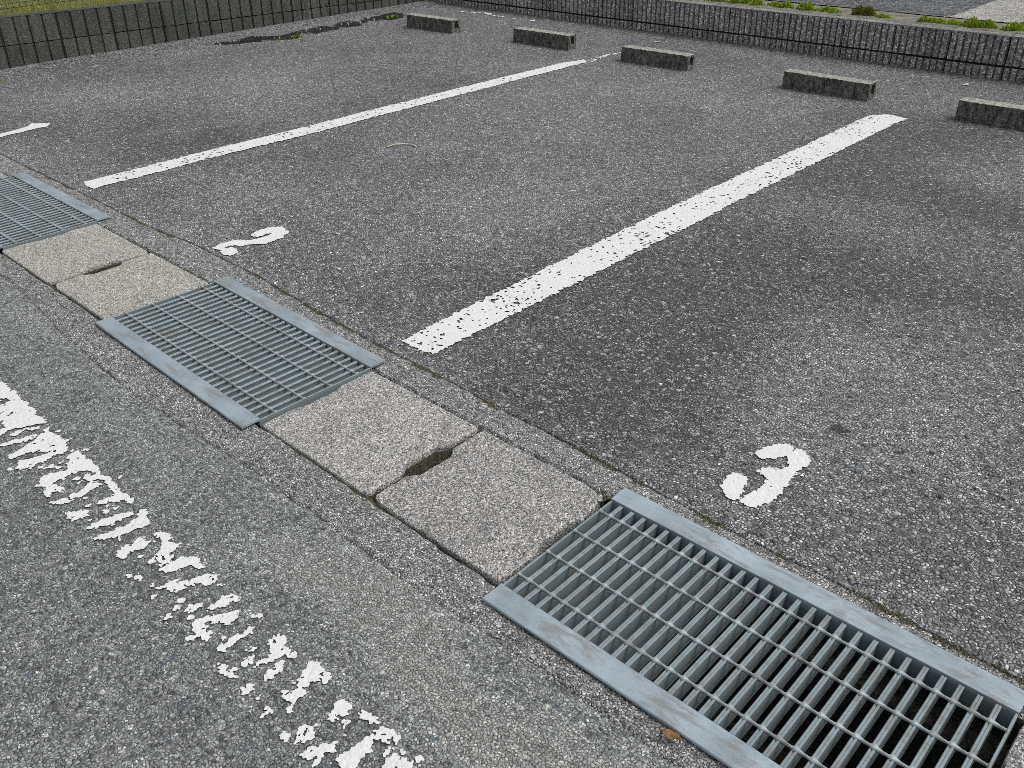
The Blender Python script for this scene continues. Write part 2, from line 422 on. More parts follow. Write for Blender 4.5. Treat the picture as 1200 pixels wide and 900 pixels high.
def h_lot(x, y):
    x = np.asarray(x, float); y = np.asarray(y, float)
    h = 0.0005 + 0.0035 * sstep(0.0, 0.10, y - np.interp(x, *YL)) + 0.018 * fbm(x, y, 0.7, 2.0, 3) * sstep(0.3, 1.2, y) + 0.006 * fbm(x, y, 4.0, 4.0, 3)
    for pts, wd, dp in CRACKS:
        wx = x + 0.05 * fbm(x, y, 16, 21.0, 3); wy = y + 0.05 * fbm(x, y, 16, 27.0, 3)
        d = poly_dist(wx, wy, pts)
        w = wd * (0.45 + 1.3 * vnoise(x, y, 7, 31, 3))
        h = h - dp * (1 - sstep(w * 0.5, w, d)) + dp * 0.28 * (1 - sstep(w, w * 4.0, d)) * (wd > 0.01)
    # the strip along the left wall has heaved up beyond the crack
    s = crack_side(x, y)
    h = h + 0.03 * sstep(-0.012, 0.012, s) * (1 - sstep(0.05, 0.42, s)) * sstep(2.7, 3.2, y) * (1 - sstep(4.75, 5.05, y)) * (0.35 + 1.3 * vnoise(x, y, 5, 13, 4))
    h = h + 0.016 * sstep(-4.75, -5.05, x)
    return h
def h_road(x, y):
    return -0.0015 + 0.016 * fbm(x, y, 0.7, 12.0, 3) * sstep(-0.4, -1.2, y) + 0.004 * fbm(x, y, 5.0, 14.0, 3)

WEAR_LOT = [(-3.71, 1.38, 0.5), (-3.08, 2.23, 0.55), (-3.45, 2.87, 0.3), (-2.08, 1.24, -0.5), (-3.48, 3.49, -0.2), (-1.83, 3.26, -0.35), (-1.0, 1.83, 0.4), (-1.38, 3.31, 0.35), (-0.76, 3.83, 0.45), (-0.53, 2.24, 0.25), (-0.66, 1.72, -0.25), (-0.91, 0.98, 0.3), (-0.03, 0.77, 0.25), (0.19, 1.48, 0.55), (0.43, 0.83, -0.2), (0.85, 1.21, -0.5), (1.32, 0.97, -0.35), (1.23, 0.58, -0.3), (1.43, 0.36, -0.2), (1.57, 0.61, -0.2), (1.2, 1.85, -0.6), (1.02, 3.17, -0.5), (1.6, 3.0, -0.6), (0.08, 3.95, 0.3), (0.89, 3.88, -0.5), (1.29, 4.22, -0.5), (1.98, 1.25, 0.5), (1.97, 0.91, 0.4), (1.64, 0.94, -0.3), (2.04, 2.06, -0.4), (1.87, 0.43, -0.1), (2.37, 0.69, 0.1), (2.31, 1.28, -0.1), (1.62, 1.89, -0.3), (-0.3, 1.5, 0.35), (-0.6, 2.8, 0.3), (0.2, 2.2, 0.3), (2.1, 1.0, 0.3)]
WEAR_ROAD = [(1.36, -0.43, 0.4), (1.61, -0.46, 0.9), (1.85, -0.46, 1.0), (2.06, -0.47, 0.9), (2.2, -0.47, 0.6), (0.6, -0.46, 0.3), (-0.6, -0.42, 0.5)]
def wear_field(x, y, pts, kx, ky):
    wx = x + 0.35 * fbm(x, y, 2.5, 41, 3); wy = y + 0.35 * fbm(x, y, 2.5, 43, 3)
    t = np.zeros(np.shape(x))
    for (a, b, s) in pts:
        t = t + s * np.exp(-((wx - a) / kx) ** 2 - ((wy - b) / ky) ** 2)
    return np.clip(t, -0.9, 1.5)

def sheet(name, X, Y, Z, wear, mat, skirt=None):
    """rectilinear sheet; X, Y, Z are (ny, nx) arrays; skirt = (row index, depth) pulls an edge row down"""
    ny, nx = X.shape
    if skirt:
        row, dep = skirt
        ins = (X[row] * 1.0, Y[row] * 1.0, Z[row] - dep, wear[row])
        if row == 0:
            X, Y, Z, wear = [np.vstack([a[None], b]) for a, b in zip(ins, (X, Y, Z, wear))]
        else:
            X, Y, Z, wear = [np.vstack([b, a[None]]) for a, b in zip(ins, (X, Y, Z, wear))]
        ny += 1
    v = np.stack([X, Y, Z], -1).reshape(-1, 3)
    i = np.arange(ny * nx).reshape(ny, nx)
    f = np.stack([i[:-1, :-1], i[:-1, 1:], i[1:, 1:], i[1:, :-1]], -1).reshape(-1, 4)
    me = np_mesh(name, v, f, True)
    at = me.attributes.new('wear', 'FLOAT', 'POINT')
    at.data.foreach_set('value', wear.ravel().astype(np.float32))
    return tag(link(name, me, mat), kind='structure')

def lines(*segs):
    out = []
    for a, b, s in segs: out.append(np.arange(a, b - s * 0.3, s))
    out.append([segs[-1][1]])
    return np.concatenate(out)

# the parking lot, with an uneven surface and broken edges
gx = lines((-5.05, -4.2, 0.012), (-4.2, 1.6, 0.04), (1.6, 2.8, 0.012), (2.8, 14, 0.12))
gy = lines((0.30, 1.05, 0.012), (1.05, 2.6, 0.03), (2.6, 5.0, 0.016), (5.0, 5.735, 0.03))
GX, GY = np.meshgrid(gx, gy)
yl = y_lot(GX)
GY = np.where(GY < 0.6, yl + (GY - 0.3) * (0.6 - yl) / 0.3, GY)
sheet('parking_lot', GX, GY, h_lot(GX, GY), np.clip(1.5 * wear_field(GX, GY, WEAR_LOT, 0.38, 0.38) + 0.55 * np.exp(-((GY - y_lot(GX)) / 0.08) ** 2), -1.1, 1.2) - 2.6 * np.exp(-(crack_side(GX, GY) / (0.008 + 0.034 * vnoise(GX, GY, 6, 3, 55))) ** 2) * sstep(2.75, 2.95, GY) * (1 - sstep(4.85, 5.0, GY)), M['lot'], (0, 0.012))  # crack line gets very low values, drawn near-black

# the road in front
gx = lines((-14, -1.5, 0.2), (-1.5, 3.2, 0.03), (3.2, 14, 0.2))
gy = lines((-14, -2.2, 0.3), (-2.2, -0.33, 0.02))
GX, GY = np.meshgrid(gx, gy)
yr = y_road(GX)
GY = np.where(GY > -0.7, yr + (GY + 0.33) * (yr + 0.7) / 0.37, GY)
sheet('road', GX, GY, h_road(GX, GY), 1.45 * wear_field(GX, GY, WEAR_ROAD, 0.24, 0.075) + 0.35 * np.exp(-((GY - y_road(GX)) / 0.06) ** 2), M['road'], (-1, 0.012))

# the gutter: a concrete U channel whose wall tops show as strips on both sides
gx = lines((-10, -2.6, 0.1), (-2.6, 3.1, 0.015), (3.1, 10, 0.1))
YC = -0.014
prof = []
def jit(o, s=22, a=0.007): return a * fbm(gx, 0 * gx, s, o) * 2
yln, yrn = y_lot(gx), y_road(gx)
edge_n = np.full_like(gx, YC - 0.219) + jit(51); edge_f = np.full_like(gx, YC + 0.219) + jit(53)
prof = [(yrn - 0.14, -0.03 + 0 * gx), (yrn - 0.03, -0.010 + 0 * gx), (yrn + 0.004, -0.006 + jit(55, 40, 0.004)), (yrn + 0.012, -0.001 + jit(57, 18, 0.002)),
        (edge_n - 0.08, 0.001 + jit(58, 9, 0.003)), (edge_n - 0.008, 0.0 + jit(59, 30, 0.003)), (edge_n, -0.008 + jit(61, 30, 0.006)), (edge_n + 0.001, -0.085 + 0 * gx),
        (YC - 0.155 + 0 * gx, -0.086 + 0 * gx), (YC - 0.145 + 0 * gx, -0.10 + 0 * gx), (YC - 0.13 + 0 * gx, -0.34 + 0 * gx),
        (YC + 0.13 + 0 * gx, -0.34 + 0 * gx), (YC + 0.145 + 0 * gx, -0.10 + 0 * gx), (YC + 0.155 + 0 * gx, -0.086 + 0 * gx),
        (edge_f - 0.001, -0.085 + 0 * gx), (edge_f, -0.008 + jit(63, 30, 0.006)), (edge_f + 0.008, 0.0 + jit(65, 30, 0.003)), (0.5 * (edge_f + yln), 0.001 + jit(66, 9, 0.003)),
        (yln - 0.014, 0.0 + jit(67, 18, 0.002)), (yln - 0.004, -0.003 + jit(69, 40, 0.004)), (yln + 0.03, -0.010 + 0 * gx), (yln + 0.14, -0.034 + 0 * gx)]
V = np.stack([np.stack([gx, a, b], -1) for a, b in prof])          # (np, nx, 3)
npf, nx = V.shape[:2]
ii = np.arange(npf * nx).reshape(npf, nx)
F = np.stack([ii[:-1, :-1], ii[:-1, 1:], ii[1:, 1:], ii[1:, :-1]], -1)
gm = np_mesh('gutter', V.reshape(-1, 3), F.reshape(-1, 4), False)
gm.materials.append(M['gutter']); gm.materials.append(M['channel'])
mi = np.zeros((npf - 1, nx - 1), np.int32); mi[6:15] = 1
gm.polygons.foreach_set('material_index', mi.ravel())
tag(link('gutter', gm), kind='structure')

# ground under everything, and the raised land behind the two walls
def plain(name, x0, x1, y0, y1, zf, mat, nx=2, ny=2, wear=0.0):
    GX, GY = np.meshgrid(np.linspace(x0, x1, nx), np.linspace(y0, y1, ny))
    return sheet(name, GX, GY, zf(GX, GY), np.full(GX.shape, wear), mat)
plain('ground', -200, 200, -200, 200, lambda x, y: 0 * x - 0.5, M['soil'])
ZB = lambda x: 0.284 + 0.006 * x + 0.0
def z_back(x, y): return 0.268 + 0.006 * np.clip(x, -6, 3) + 0.008 * fbm(x, y, 3, 71)
plain('planting_strip', -5.1, 14, 5.955, 6.44, lambda x, y: z_back(x, y) - 0.012, M['soil'], 240, 12)
plain('street', -5.1, 0.215, 6.42, 30, lambda x, y: 0.262 + 0.006 * x, M['far_road'], 60, 60, 0.2)
plain('street_paving', 0.215, 14, 6.42, 30, lambda x, y: 0.262 + 0.006 * np.clip(x, -6, 3), M['paving'], 60, 60)
def z_left(x, y): return 0.425 - 0.0285 * y + 0.06 * sstep(-5.25, -6.2, x) + 0.05 * fbm(x, y, 1.6, 75)* sstep(-5.2, -5.4, x)
plain('grass_bank', -30, -5.165, -3, 30, lambda x, y: z_left(x, np.clip(y, -3, 7)) - 0.012, M['turf_soil'], 260, 180)

# ------------------------------------------------------------------ paint on the ground
THREE = [
 [(1.928,0.617),(1.928,0.638),(1.935,0.669),(1.945,0.694),(1.958,0.712),(1.978,0.724),(1.993,0.725),(1.999,0.712),(2.000,0.685),(1.998,0.662),(1.986,0.640),(1.976,0.622),(1.957,0.609),(1.942,0.614)],
 [(2.000,0.664),(1.999,0.691),(2.006,0.715),(2.015,0.724),(2.031,0.719),(2.048,0.708),(2.061,0.687),(2.065,0.664),(2.062,0.643),(2.058,0.626),(2.062,0.601),(2.065,0.581),(2.061,0.569),(2.071,0.550),(2.070,0.525),(2.073,0.495),(2.074,0.467),(2.066,0.439),(2.049,0.411),(2.032,0.403),(2.008,0.402),(2.004,0.411),(2.012,0.437),(2.015,0.459),(2.023,0.482),(2.019,0.494),(2.021,0.518),(2.014,0.535),(2.004,0.542),(1.989,0.543),(1.975,0.547),(1.981,0.567),(1.987,0.593),(2.004,0.593),(2.025,0.607),(2.027,0.629),(2.015,0.650)],
 [(1.944,0.421),(1.935,0.446),(1.928,0.470),(1.932,0.502),(1.952,0.503),(1.976,0.503),(1.984,0.490),(1.987,0.466),(1.996,0.452),(2.002,0.436),(1.997,0.429),(2.003,0.418),(2.002,0.406),(1.991,0.397),(1.979,0.397),(1.964,0.407)]]
TWO = [
 [(-0.569,0.398),(-0.573,0.438),(-0.575,0.472),(-0.567,0.505),(-0.527,0.536),(-0.500,0.579),(-0.497,0.621),(-0.503,0.662),(-0.527,0.645),(-0.521,0.624),(-0.518,0.600),(-0.534,0.588),(-0.563,0.589),(-0.578,0.617),(-0.579,0.657),(-0.573,0.689),(-0.556,0.718),(-0.538,0.731),(-0.503,0.723),(-0.468,0.720),(-0.447,0.698),(-0.453,0.680),(-0.431,0.666),(-0.432,0.639),(-0.431,0.608),(-0.425,0.578),(-0.452,0.557),(-0.476,0.525),(-0.487,0.494),(-0.520,0.472),(-0.529,0.445),(-0.519,0.410),(-0.542,0.402)],
 [(-0.510,0.400),(-0.517,0.424),(-0.510,0.449),(-0.480,0.456),(-0.445,0.444),(-0.434,0.423),(-0.438,0.401),(-0.470,0.392)]]
ONE = [
 [(-3.143,0.376),(-3.167,0.483),(-3.179,0.572),(-3.211,0.671),(-3.259,0.707),(-3.174,0.788),(-3.113,0.753),(-3.115,0.667),(-3.092,0.555),(-3.082,0.452),(-3.060,0.346)]]
EDGE = [
 [(-0.043,-0.677),(-0.024,-0.666),(-0.005,-0.661),(0.065,-0.661),(0.116,-0.666),(0.153,-0.665),(0.169,-0.655),(0.199,-0.666),(0.220,-0.658),(0.271,-0.664),(0.248,-0.690),(0.244,-0.714),(0.227,-0.740),(0.222,-0.755),(0.233,-0.780),(0.230,-0.802),(0.198,-0.791),(0.202,-0.768),(0.210,-0.752),(0.172,-0.749),(0.163,-0.741),(0.157,-0.751),(0.150,-0.773),(0.142,-0.770),(0.145,-0.747),(0.145,-0.726),(0.144,-0.696),(0.114,-0.687),(0.099,-0.704),(0.105,-0.732),(0.109,-0.758),(0.066,-0.743),(0.065,-0.717),(0.067,-0.698),(0.064,-0.684),(0.028,-0.677),(0.016,-0.699),(-0.013,-0.714),(-0.096,-0.684)],
 [(0.306,-0.664),(0.324,-0.677),(0.367,-0.668),(0.405,-0.664),(0.440,-0.670),(0.458,-0.674),(0.470,-0.696),(0.462,-0.717),(0.469,-0.747),(0.455,-0.769),(0.457,-0.790),(0.457,-0.805),(0.444,-0.810),(0.412,-0.794),(0.426,-0.777),(0.430,-0.755),(0.447,-0.730),(0.434,-0.719),(0.406,-0.730),(0.389,-0.759),(0.385,-0.777),(0.382,-0.808),(0.366,-0.804),(0.362,-0.788),(0.355,-0.757),(0.351,-0.732),(0.338,-0.714),(0.322,-0.699),(0.330,-0.682),(0.305,-0.680)],
 [(0.287,-0.800),(0.293,-0.770),(0.303,-0.741),(0.313,-0.712),(0.327,-0.720),(0.319,-0.751),(0.306,-0.775),(0.298,-0.799)],
 [(0.253,-0.757),(0.251,-0.733),(0.263,-0.728),(0.275,-0.747)],
 [(0.473,-0.664),(0.500,-0.659),(0.533,-0.662),(0.568,-0.657),(0.616,-0.659),(0.645,-0.668),(0.673,-0.655),(0.693,-0.663),(0.738,-0.660),(0.772,-0.667),(0.794,-0.659),(0.827,-0.662),(0.822,-0.674),(0.805,-0.673),(0.777,-0.707),(0.761,-0.730),(0.755,-0.719),(0.768,-0.687),(0.758,-0.676),(0.733,-0.674),(0.712,-0.676),(0.678,-0.668),(0.657,-0.674),(0.655,-0.693),(0.631,-0.706),(0.622,-0.698),(0.642,-0.675),(0.626,-0.668),(0.593,-0.685),(0.579,-0.711),(0.578,-0.742),(0.580,-0.766),(0.590,-0.786),(0.564,-0.806),(0.553,-0.786),(0.537,-0.783),(0.541,-0.758),(0.563,-0.720),(0.527,-0.704),(0.512,-0.690),(0.496,-0.695),(0.485,-0.677)],
 [(0.655,-0.697),(0.692,-0.690),(0.690,-0.713),(0.699,-0.733),(0.695,-0.769),(0.677,-0.765),(0.679,-0.739),(0.671,-0.712)],
 [(0.597,-0.797),(0.601,-0.768),(0.629,-0.764),(0.638,-0.772),(0.624,-0.785),(0.632,-0.807)],
 [(0.663,-0.811),(0.671,-0.799),(0.675,-0.784),(0.695,-0.773),(0.704,-0.781),(0.671,-0.812)],
 [(0.737,-0.807),(0.774,-0.759),(0.796,-0.769),(0.779,-0.799)],
 [(0.845,-0.791),(0.834,-0.764),(0.845,-0.724),(0.862,-0.685),(0.875,-0.688),(0.872,-0.737)],
 [(0.896,-0.800),(0.899,-0.750),(0.905,-0.730),(0.905,-0.684),(0.872,-0.663),(0.881,-0.656),(0.924,-0.674),(0.946,-0.670),(0.937,-0.708),(0.931,-0.750),(0.907,-0.791)],
 [(0.992,-0.787),(0.977,-0.765),(0.994,-0.729),(0.984,-0.716),(1.007,-0.709),(1.019,-0.727),(1.008,-0.758),(1.019,-0.782)],
 [(0.985,-0.686),(1.006,-0.667),(1.040,-0.666),(1.057,-0.679),(1.073,-0.663),(1.082,-0.677),(1.088,-0.699),(1.108,-0.714),(1.108,-0.729),(1.069,-0.723),(1.055,-0.701),(1.031,-0.680)],
 [(1.121,-0.743),(1.118,-0.719),(1.120,-0.683),(1.146,-0.660),(1.189,-0.667),(1.192,-0.678),(1.171,-0.677),(1.152,-0.701),(1.145,-0.734)],
 [(1.176,-0.776),(1.181,-0.746),(1.208,-0.732),(1.213,-0.698),(1.231,-0.659),(1.255,-0.666),(1.246,-0.687),(1.226,-0.705),(1.223,-0.733),(1.216,-0.758),(1.194,-0.757)],
 [(1.291,-0.774),(1.283,-0.742),(1.298,-0.732),(1.304,-0.750)],
 [(1.321,-0.723),(1.314,-0.687),(1.319,-0.664),(1.346,-0.667),(1.337,-0.690),(1.336,-0.718)],
 [(1.335,-0.775),(1.340,-0.749),(1.356,-0.723),(1.380,-0.687),(1.394,-0.699),(1.393,-0.731),(1.378,-0.729),(1.358,-0.753),(1.367,-0.768),(1.394,-0.768),(1.402,-0.782),(1.370,-0.788)],
 [(1.436,-0.780),(1.439,-0.752),(1.440,-0.695),(1.452,-0.696),(1.453,-0.739),(1.447,-0.777)],
 [(1.538,-0.751),(1.543,-0.726),(1.538,-0.698),(1.501,-0.695),(1.501,-0.673),(1.516,-0.661),(1.541,-0.675),(1.576,-0.670),(1.584,-0.683),(1.561,-0.688),(1.552,-0.718),(1.547,-0.746)],
 [(1.576,-0.737),(1.571,-0.695),(1.586,-0.712),(1.599,-0.746)],
 [(1.475,-0.804),(1.486,-0.794),(1.512,-0.796),(1.540,-0.790),(1.532,-0.802),(1.501,-0.806)],
 [(1.510,-0.761),(1.519,-0.742),(1.527,-0.751),(1.524,-0.766)],
 [(1.489,-0.744),(1.494,-0.723),(1.502,-0.732)],
 [(1.575,-0.803),(1.581,-0.782),(1.595,-0.787),(1.593,-0.803)],
 [(1.103,-0.792),(1.111,-0.782),(1.123,-0.789)],
 [(1.656,-0.757),(1.653,-0.737),(1.660,-0.725),(1.642,-0.702),(1.627,-0.680),(1.625,-0.661),(1.658,-0.656),(1.686,-0.661),(1.686,-0.676),(1.664,-0.681),(1.662,-0.698),(1.659,-0.710),(1.674,-0.718),(1.680,-0.749)],
 [(1.765,-0.721),(1.754,-0.704),(1.748,-0.677),(1.761,-0.670),(1.777,-0.679),(1.785,-0.694),(1.774,-0.704),(1.775,-0.719)],
 [(1.796,-0.672),(1.802,-0.665),(1.824,-0.658),(1.847,-0.667),(1.842,-0.670),(1.826,-0.670),(1.813,-0.677)],
 [(1.857,-0.691),(1.851,-0.672),(1.866,-0.660),(1.884,-0.658),(1.885,-0.666),(1.883,-0.675),(1.892,-0.684),(1.879,-0.681),(1.870,-0.687),(1.865,-0.696),(1.878,-0.710),(1.884,-0.730),(1.884,-0.750),(1.899,-0.765),(1.884,-0.787),(1.851,-0.755),(1.855,-0.731),(1.852,-0.712)],
 [(1.889,-0.665),(1.894,-0.654),(1.904,-0.658),(1.904,-0.668)],
 [(1.762,-0.801),(1.755,-0.791),(1.763,-0.775),(1.751,-0.762),(1.755,-0.749),(1.777,-0.769),(1.775,-0.779),(1.767,-0.790)],
 [(1.723,-0.814),(1.723,-0.802),(1.737,-0.798),(1.741,-0.808),(1.752,-0.814)],
 [(1.791,-0.805),(1.791,-0.790),(1.797,-0.780),(1.808,-0.783),(1.804,-0.767),(1.816,-0.756),(1.821,-0.746),(1.828,-0.751),(1.819,-0.768),(1.819,-0.781),(1.830,-0.792),(1.829,-0.805),(1.824,-0.803),(1.819,-0.789),(1.809,-0.790),(1.810,-0.804)],
 [(1.932,-0.735),(1.922,-0.706),(1.923,-0.685),(1.932,-0.685),(1.938,-0.690),(1.944,-0.679),(1.952,-0.683),(1.963,-0.675),(1.976,-0.693)],
 [(1.923,-0.672),(1.932,-0.669),(1.935,-0.678)],
 [(1.961,-0.667),(1.963,-0.655),(1.970,-0.663),(1.966,-0.668)],
 [(1.789,-0.704),(1.800,-0.702),(1.800,-0.709)]]
LINE1 = [[(-1.862,0.415),(-1.858,1.4),(-1.860,2.4),(-1.858,3.4),(-1.850,4.2),(-1.800,4.41),(-1.722,4.36),(-1.716,3.4),(-1.712,2.4),(-1.712,1.4),(-1.720,0.405),(-1.80,0.40)]]
LINE2 = [
 [(0.685,0.393),(0.668,0.780),(0.650,1.294),(0.633,1.911),(0.627,2.652),(0.619,3.583),(0.620,4.226),(0.699,4.318),(0.833,4.290),(0.815,4.051),(0.819,3.189),(0.824,2.329),(0.833,1.635),(0.835,1.077),(0.837,0.613),(0.838,0.401),(0.777,0.386)]]
GHOST1 = [
 [(-1.739,4.399),(-1.768,4.542),(-1.769,4.728),(-1.736,4.667),(-1.707,4.466),(-1.684,4.349)],
 [(-1.751,4.742),(-1.748,4.833),(-1.716,4.771),(-1.719,4.682)]]
REAR = [
 [(-4.157,5.455),(-4.122,5.512),(-4.070,5.442)],
 [(-4.077,5.477),(-4.063,5.528),(-4.018,5.463)],
 [(-4.043,5.544),(-3.941,5.543),(-3.870,5.480),(-3.922,5.459)],
 [(-3.864,5.465),(-3.819,5.500),(-3.791,5.444)],
 [(-3.776,5.475),(-3.705,5.492),(-3.668,5.445),(-3.713,5.428)],
 [(-3.547,5.445),(-3.502,5.461),(-3.492,5.414)],
 [(-3.335,5.473),(-3.320,5.530),(-3.229,5.420)],
 [(-4.333,5.461),(-4.257,5.479),(-4.231,5.418)]]

def inside(px, py, poly):
    c = np.zeros(px.shape, bool)
    n = len(poly); j = n - 1
    for i in range(n):
        xi, yi = poly[i]; xj, yj = poly[j]
        if yi != yj:
            c ^= ((yi > py) != (yj > py)) & (px < (xj - xi) * (py - yi) / (yj - yi) + xi)
        j = i
    return c
def paint(name, polys, label, cat, hf, step=0.003, rag=0.006, holes=0.0, streak=None, cover=None, group=None, zoff=0.004, seed=0, jag=0.0, grow=0):
    """flat paint film: the outline is roughened to stone size, chipped, and cut into a mesh that follows the ground"""
    allp = np.concatenate([np.array(q) for q in polys])
    x0, y0 = allp.min(0) - 0.02; x1, y1 = allp.max(0) + 0.02
    nx = int((x1 - x0) / step) + 2; ny = int((y1 - y0) / step) + 2
    X, Y = np.meshgrid(x0 + np.arange(nx) * step, y0 + np.arange(ny) * step)
    WX = X + rag * 2 * fbm(X, Y, 45, 3 + seed, 3) + rag * (vnoise(X, Y, 150, 7, 5) - 0.5)
    WY = Y + rag * 2 * fbm(X, Y, 45, 13 + seed, 3) + rag * (vnoise(X, Y, 150, 27, 9) - 0.5)
    if jag: WX = WX + jag * (vnoise(X, Y, 240, 71, 5) - 0.5); WY = WY + jag * (vnoise(X, Y, 240, 47, 9) - 0.5)
    f = np.zeros(X.shape)
    for q in polys: f = np.maximum(f, inside(WX, WY, q).astype(float))
    for _ in range(grow):
        g = f.copy(); g[1:] = np.maximum(g[1:], f[:-1]); g[:-1] = np.maximum(g[:-1], f[1:]); g[:, 1:] = np.maximum(g[:, 1:], f[:, :-1]); g[:, :-1] = np.maximum(g[:, :-1], f[:, 1:]); f = g
    if holes > 0:
        nz = vnoise(X, Y, 95, 61 + seed, 77) * 0.6 + vnoise(X, Y, 210, 5 + seed, 19) * 0.4
        pat = fbm(X, Y, 5, 33 + seed, 3)
        f = np.where(nz > 0.93 - holes * (0.82 + 0.9 * pat), 0, f)
    k = f.copy()
    k[1:-1, 1:-1] = (4 * f[1:-1, 1:-1] + f[:-2, 1:-1] + f[2:, 1:-1] + f[1:-1, :-2] + f[1:-1, 2:]) / 8
    k[0] = k[-1] = 0; k[:, 0] = k[:, -1] = 0
    ins = k > 0.5
    cnt = ins[:-1, :-1].astype(int) + ins[:-1, 1:] + ins[1:, 1:] + ins[1:, :-1]
    vid = {}; verts = []; faces = []
    def vert(key, x, y):
        if key not in vid: vid[key] = len(verts); verts.append((x, y))
        return vid[key]
    for j, i in zip(*np.nonzero(cnt)):
        cs = [(j, i), (j, i + 1), (j + 1, i + 1), (j + 1, i)]
        poly = []
        for t in range(4):
            a, b = cs[t], cs[(t + 1) % 4]
            if ins[a]: poly.append(vert(a, x0 + a[1] * step, y0 + a[0] * step))
            if ins[a] != ins[b]:
                s = (0.5 - k[a]) / (k[b] - k[a])
                poly.append(vert((min(a, b), max(a, b)), x0 + (a[1] + s * (b[1] - a[1])) * step, y0 + (a[0] + s * (b[0] - a[0])) * step))
        if len(poly) >= 3: faces.append(poly)
    va = np.array(verts)
    z = hf(va[:, 0], va[:, 1]) + zoff + 0.001 * fbm(va[:, 0], va[:, 1], 60, 8)
    o = link(name, mesh(name, np.column_stack([va, z]), faces, True), M['paint'])
    return tag(o, label, cat, group)

paint('parking_line', LINE1, 'long white bay line running past the painted 2 towards the rear wheel stops', 'parking line', h_lot, 0.005, 0.010, 0.27, group='white parking bay lines', jag=0.012)
paint('parking_line', LINE2, 'wide white bay line between the painted 2 and the painted 3', 'parking line', h_lot, 0.004, 0.010, 0.26, jag=0.010, group='white parking bay lines', seed=5)
paint('faded_line_end', GHOST1, 'faint worn remnant of white paint beside the third wheel stop', 'parking line', h_lot, 0.005, 0.012, 0.5)['kind'] = 'stuff'
paint('rear_line_remnant', REAR, 'broken white flecks of an old line along the rear block wall', 'parking line', h_lot, 0.005, 0.012, 0.4)['kind'] = 'stuff'
paint('bay_number', ONE, 'white painted numeral 1 cut by the photo edge', 'painted number', h_lot, 0.003, 0.008, 0.12, group='painted bay numbers', jag=0.01)
paint('bay_number', TWO, 'white painted numeral 2 on the asphalt near the middle grating', 'painted number', h_lot, 0.0025, 0.005, 0.10, group='painted bay numbers', seed=2, jag=0.008, grow=1)
paint('bay_number', THREE, 'white painted numeral 3 on the asphalt above the nearest grating', 'painted number', h_lot, 0.002, 0.006, 0.10, group='painted bay numbers', seed=3, jag=0.008)
EDGE2 = list(EDGE)
for k in range(1, 6):                                            # the worn line goes on along the road to the left and right
    for q in EDGE[:8]: EDGE2.append([(a - 0.14 - 0.44 * k + 0.02 * (k % 2), b + 0.004 * k) for a, b in q])
for k in range(1, 4):
    for q in EDGE[22:38]: EDGE2.append([(a + 0.55 * k, b - 0.006 * k) for a, b in q])
for k in range(150):                                             # specks left between the streaks
    cx = rng.uniform(-0.1, 2.0); cy = -0.735 + rng.normal() * 0.04; r = rng.uniform(0.002, 0.006)
    EDGE2.append([(cx + r * math.cos(t) * rng.uniform(0.6, 1.4), cy + r * math.sin(t) * rng.uniform(0.6, 2.0)) for t in np.linspace(0, 6.28, 7)[:-1]])
paint('road_edge_line', EDGE2, 'worn and flaking white road edge line broken into streaks', 'road line', h_road, 0.002, 0.0045, 0.16, jag=0.012, grow=1)

# ================================================================== THINGS
# ------------------------------------------------------------------ steel gratings
GL, GHALF, GFL = 0.995, 0.208, 0.064
NB = 27
def bar_mesh():
    # I section extruded along y
    tw, ww, bw, D = 0.0058, 0.0044, 0.0052, 0.052
    pf = [(-tw, -0.0015), (-tw + 0.0015, 0), (-0.0012, 0), (0, -0.0014), (0.0012, 0), (tw - 0.0015, 0), (tw, -0.0015), (tw, -0.005), (ww, -0.0085), (ww, -D + 0.008), (bw, -D + 0.0045), (bw, -D),
          (-bw, -D), (-bw, -D + 0.0045), (-ww, -D + 0.008), (-ww, -0.0085), (-tw, -0.005)]
    n = len(pf)
    v = [(x, -GHALF + 0.003, z) for x, z in pf] + [(x, GHALF - 0.003, z) for x, z in pf]
    f = [(i, i + n, (i + 1) % n + n, (i + 1) % n) for i in range(n)]
    f += [tuple(range(n)), tuple(range(2 * n - 1, n - 1, -1))]
    return mesh('bearing_bar', v, f)
def cross_mesh():
    # twisted square rod along x with flattened weld lumps where it is pressed into every bar
    v = []; f = []
    nseg = 28 * 8 + 1; k = 6
    pitch = GL / 28
    for i in range(nseg):
        x = GL * i / (nseg - 1)
        t = (x / pitch) % 1.0
        near = math.exp(-((min(t, 1 - t)) / 0.13) ** 2)
        a0 = 2 * math.pi * x / pitch * 0.5
        ry = 0.0040 + 0.0042 * near; rz = 0.0042 + 0.0012 * near
        cz = -0.0020 - 0.0025 * (1 - near)
        for q in range(k):
            a = a0 + 2 * math.pi * q / k
            m = 1.0 + 0.22 * math.cos(2 * (a - a0))
            v.append((min(max(x, 0.004), GL - 0.004), ry * m * math.cos(a), cz + rz * m * math.sin(a)))
    for i in range(nseg - 1):
        for q in range(k):
            f.append((i * k + q, i * k + (q + 1) % k, (i + 1) * k + (q + 1) % k, (i + 1) * k + q))
    f.append(tuple(range(k - 1, -1, -1))); f.append(tuple((nseg - 1) * k + q for q in range(k)))
    return mesh('cross_bar', v, f, True)
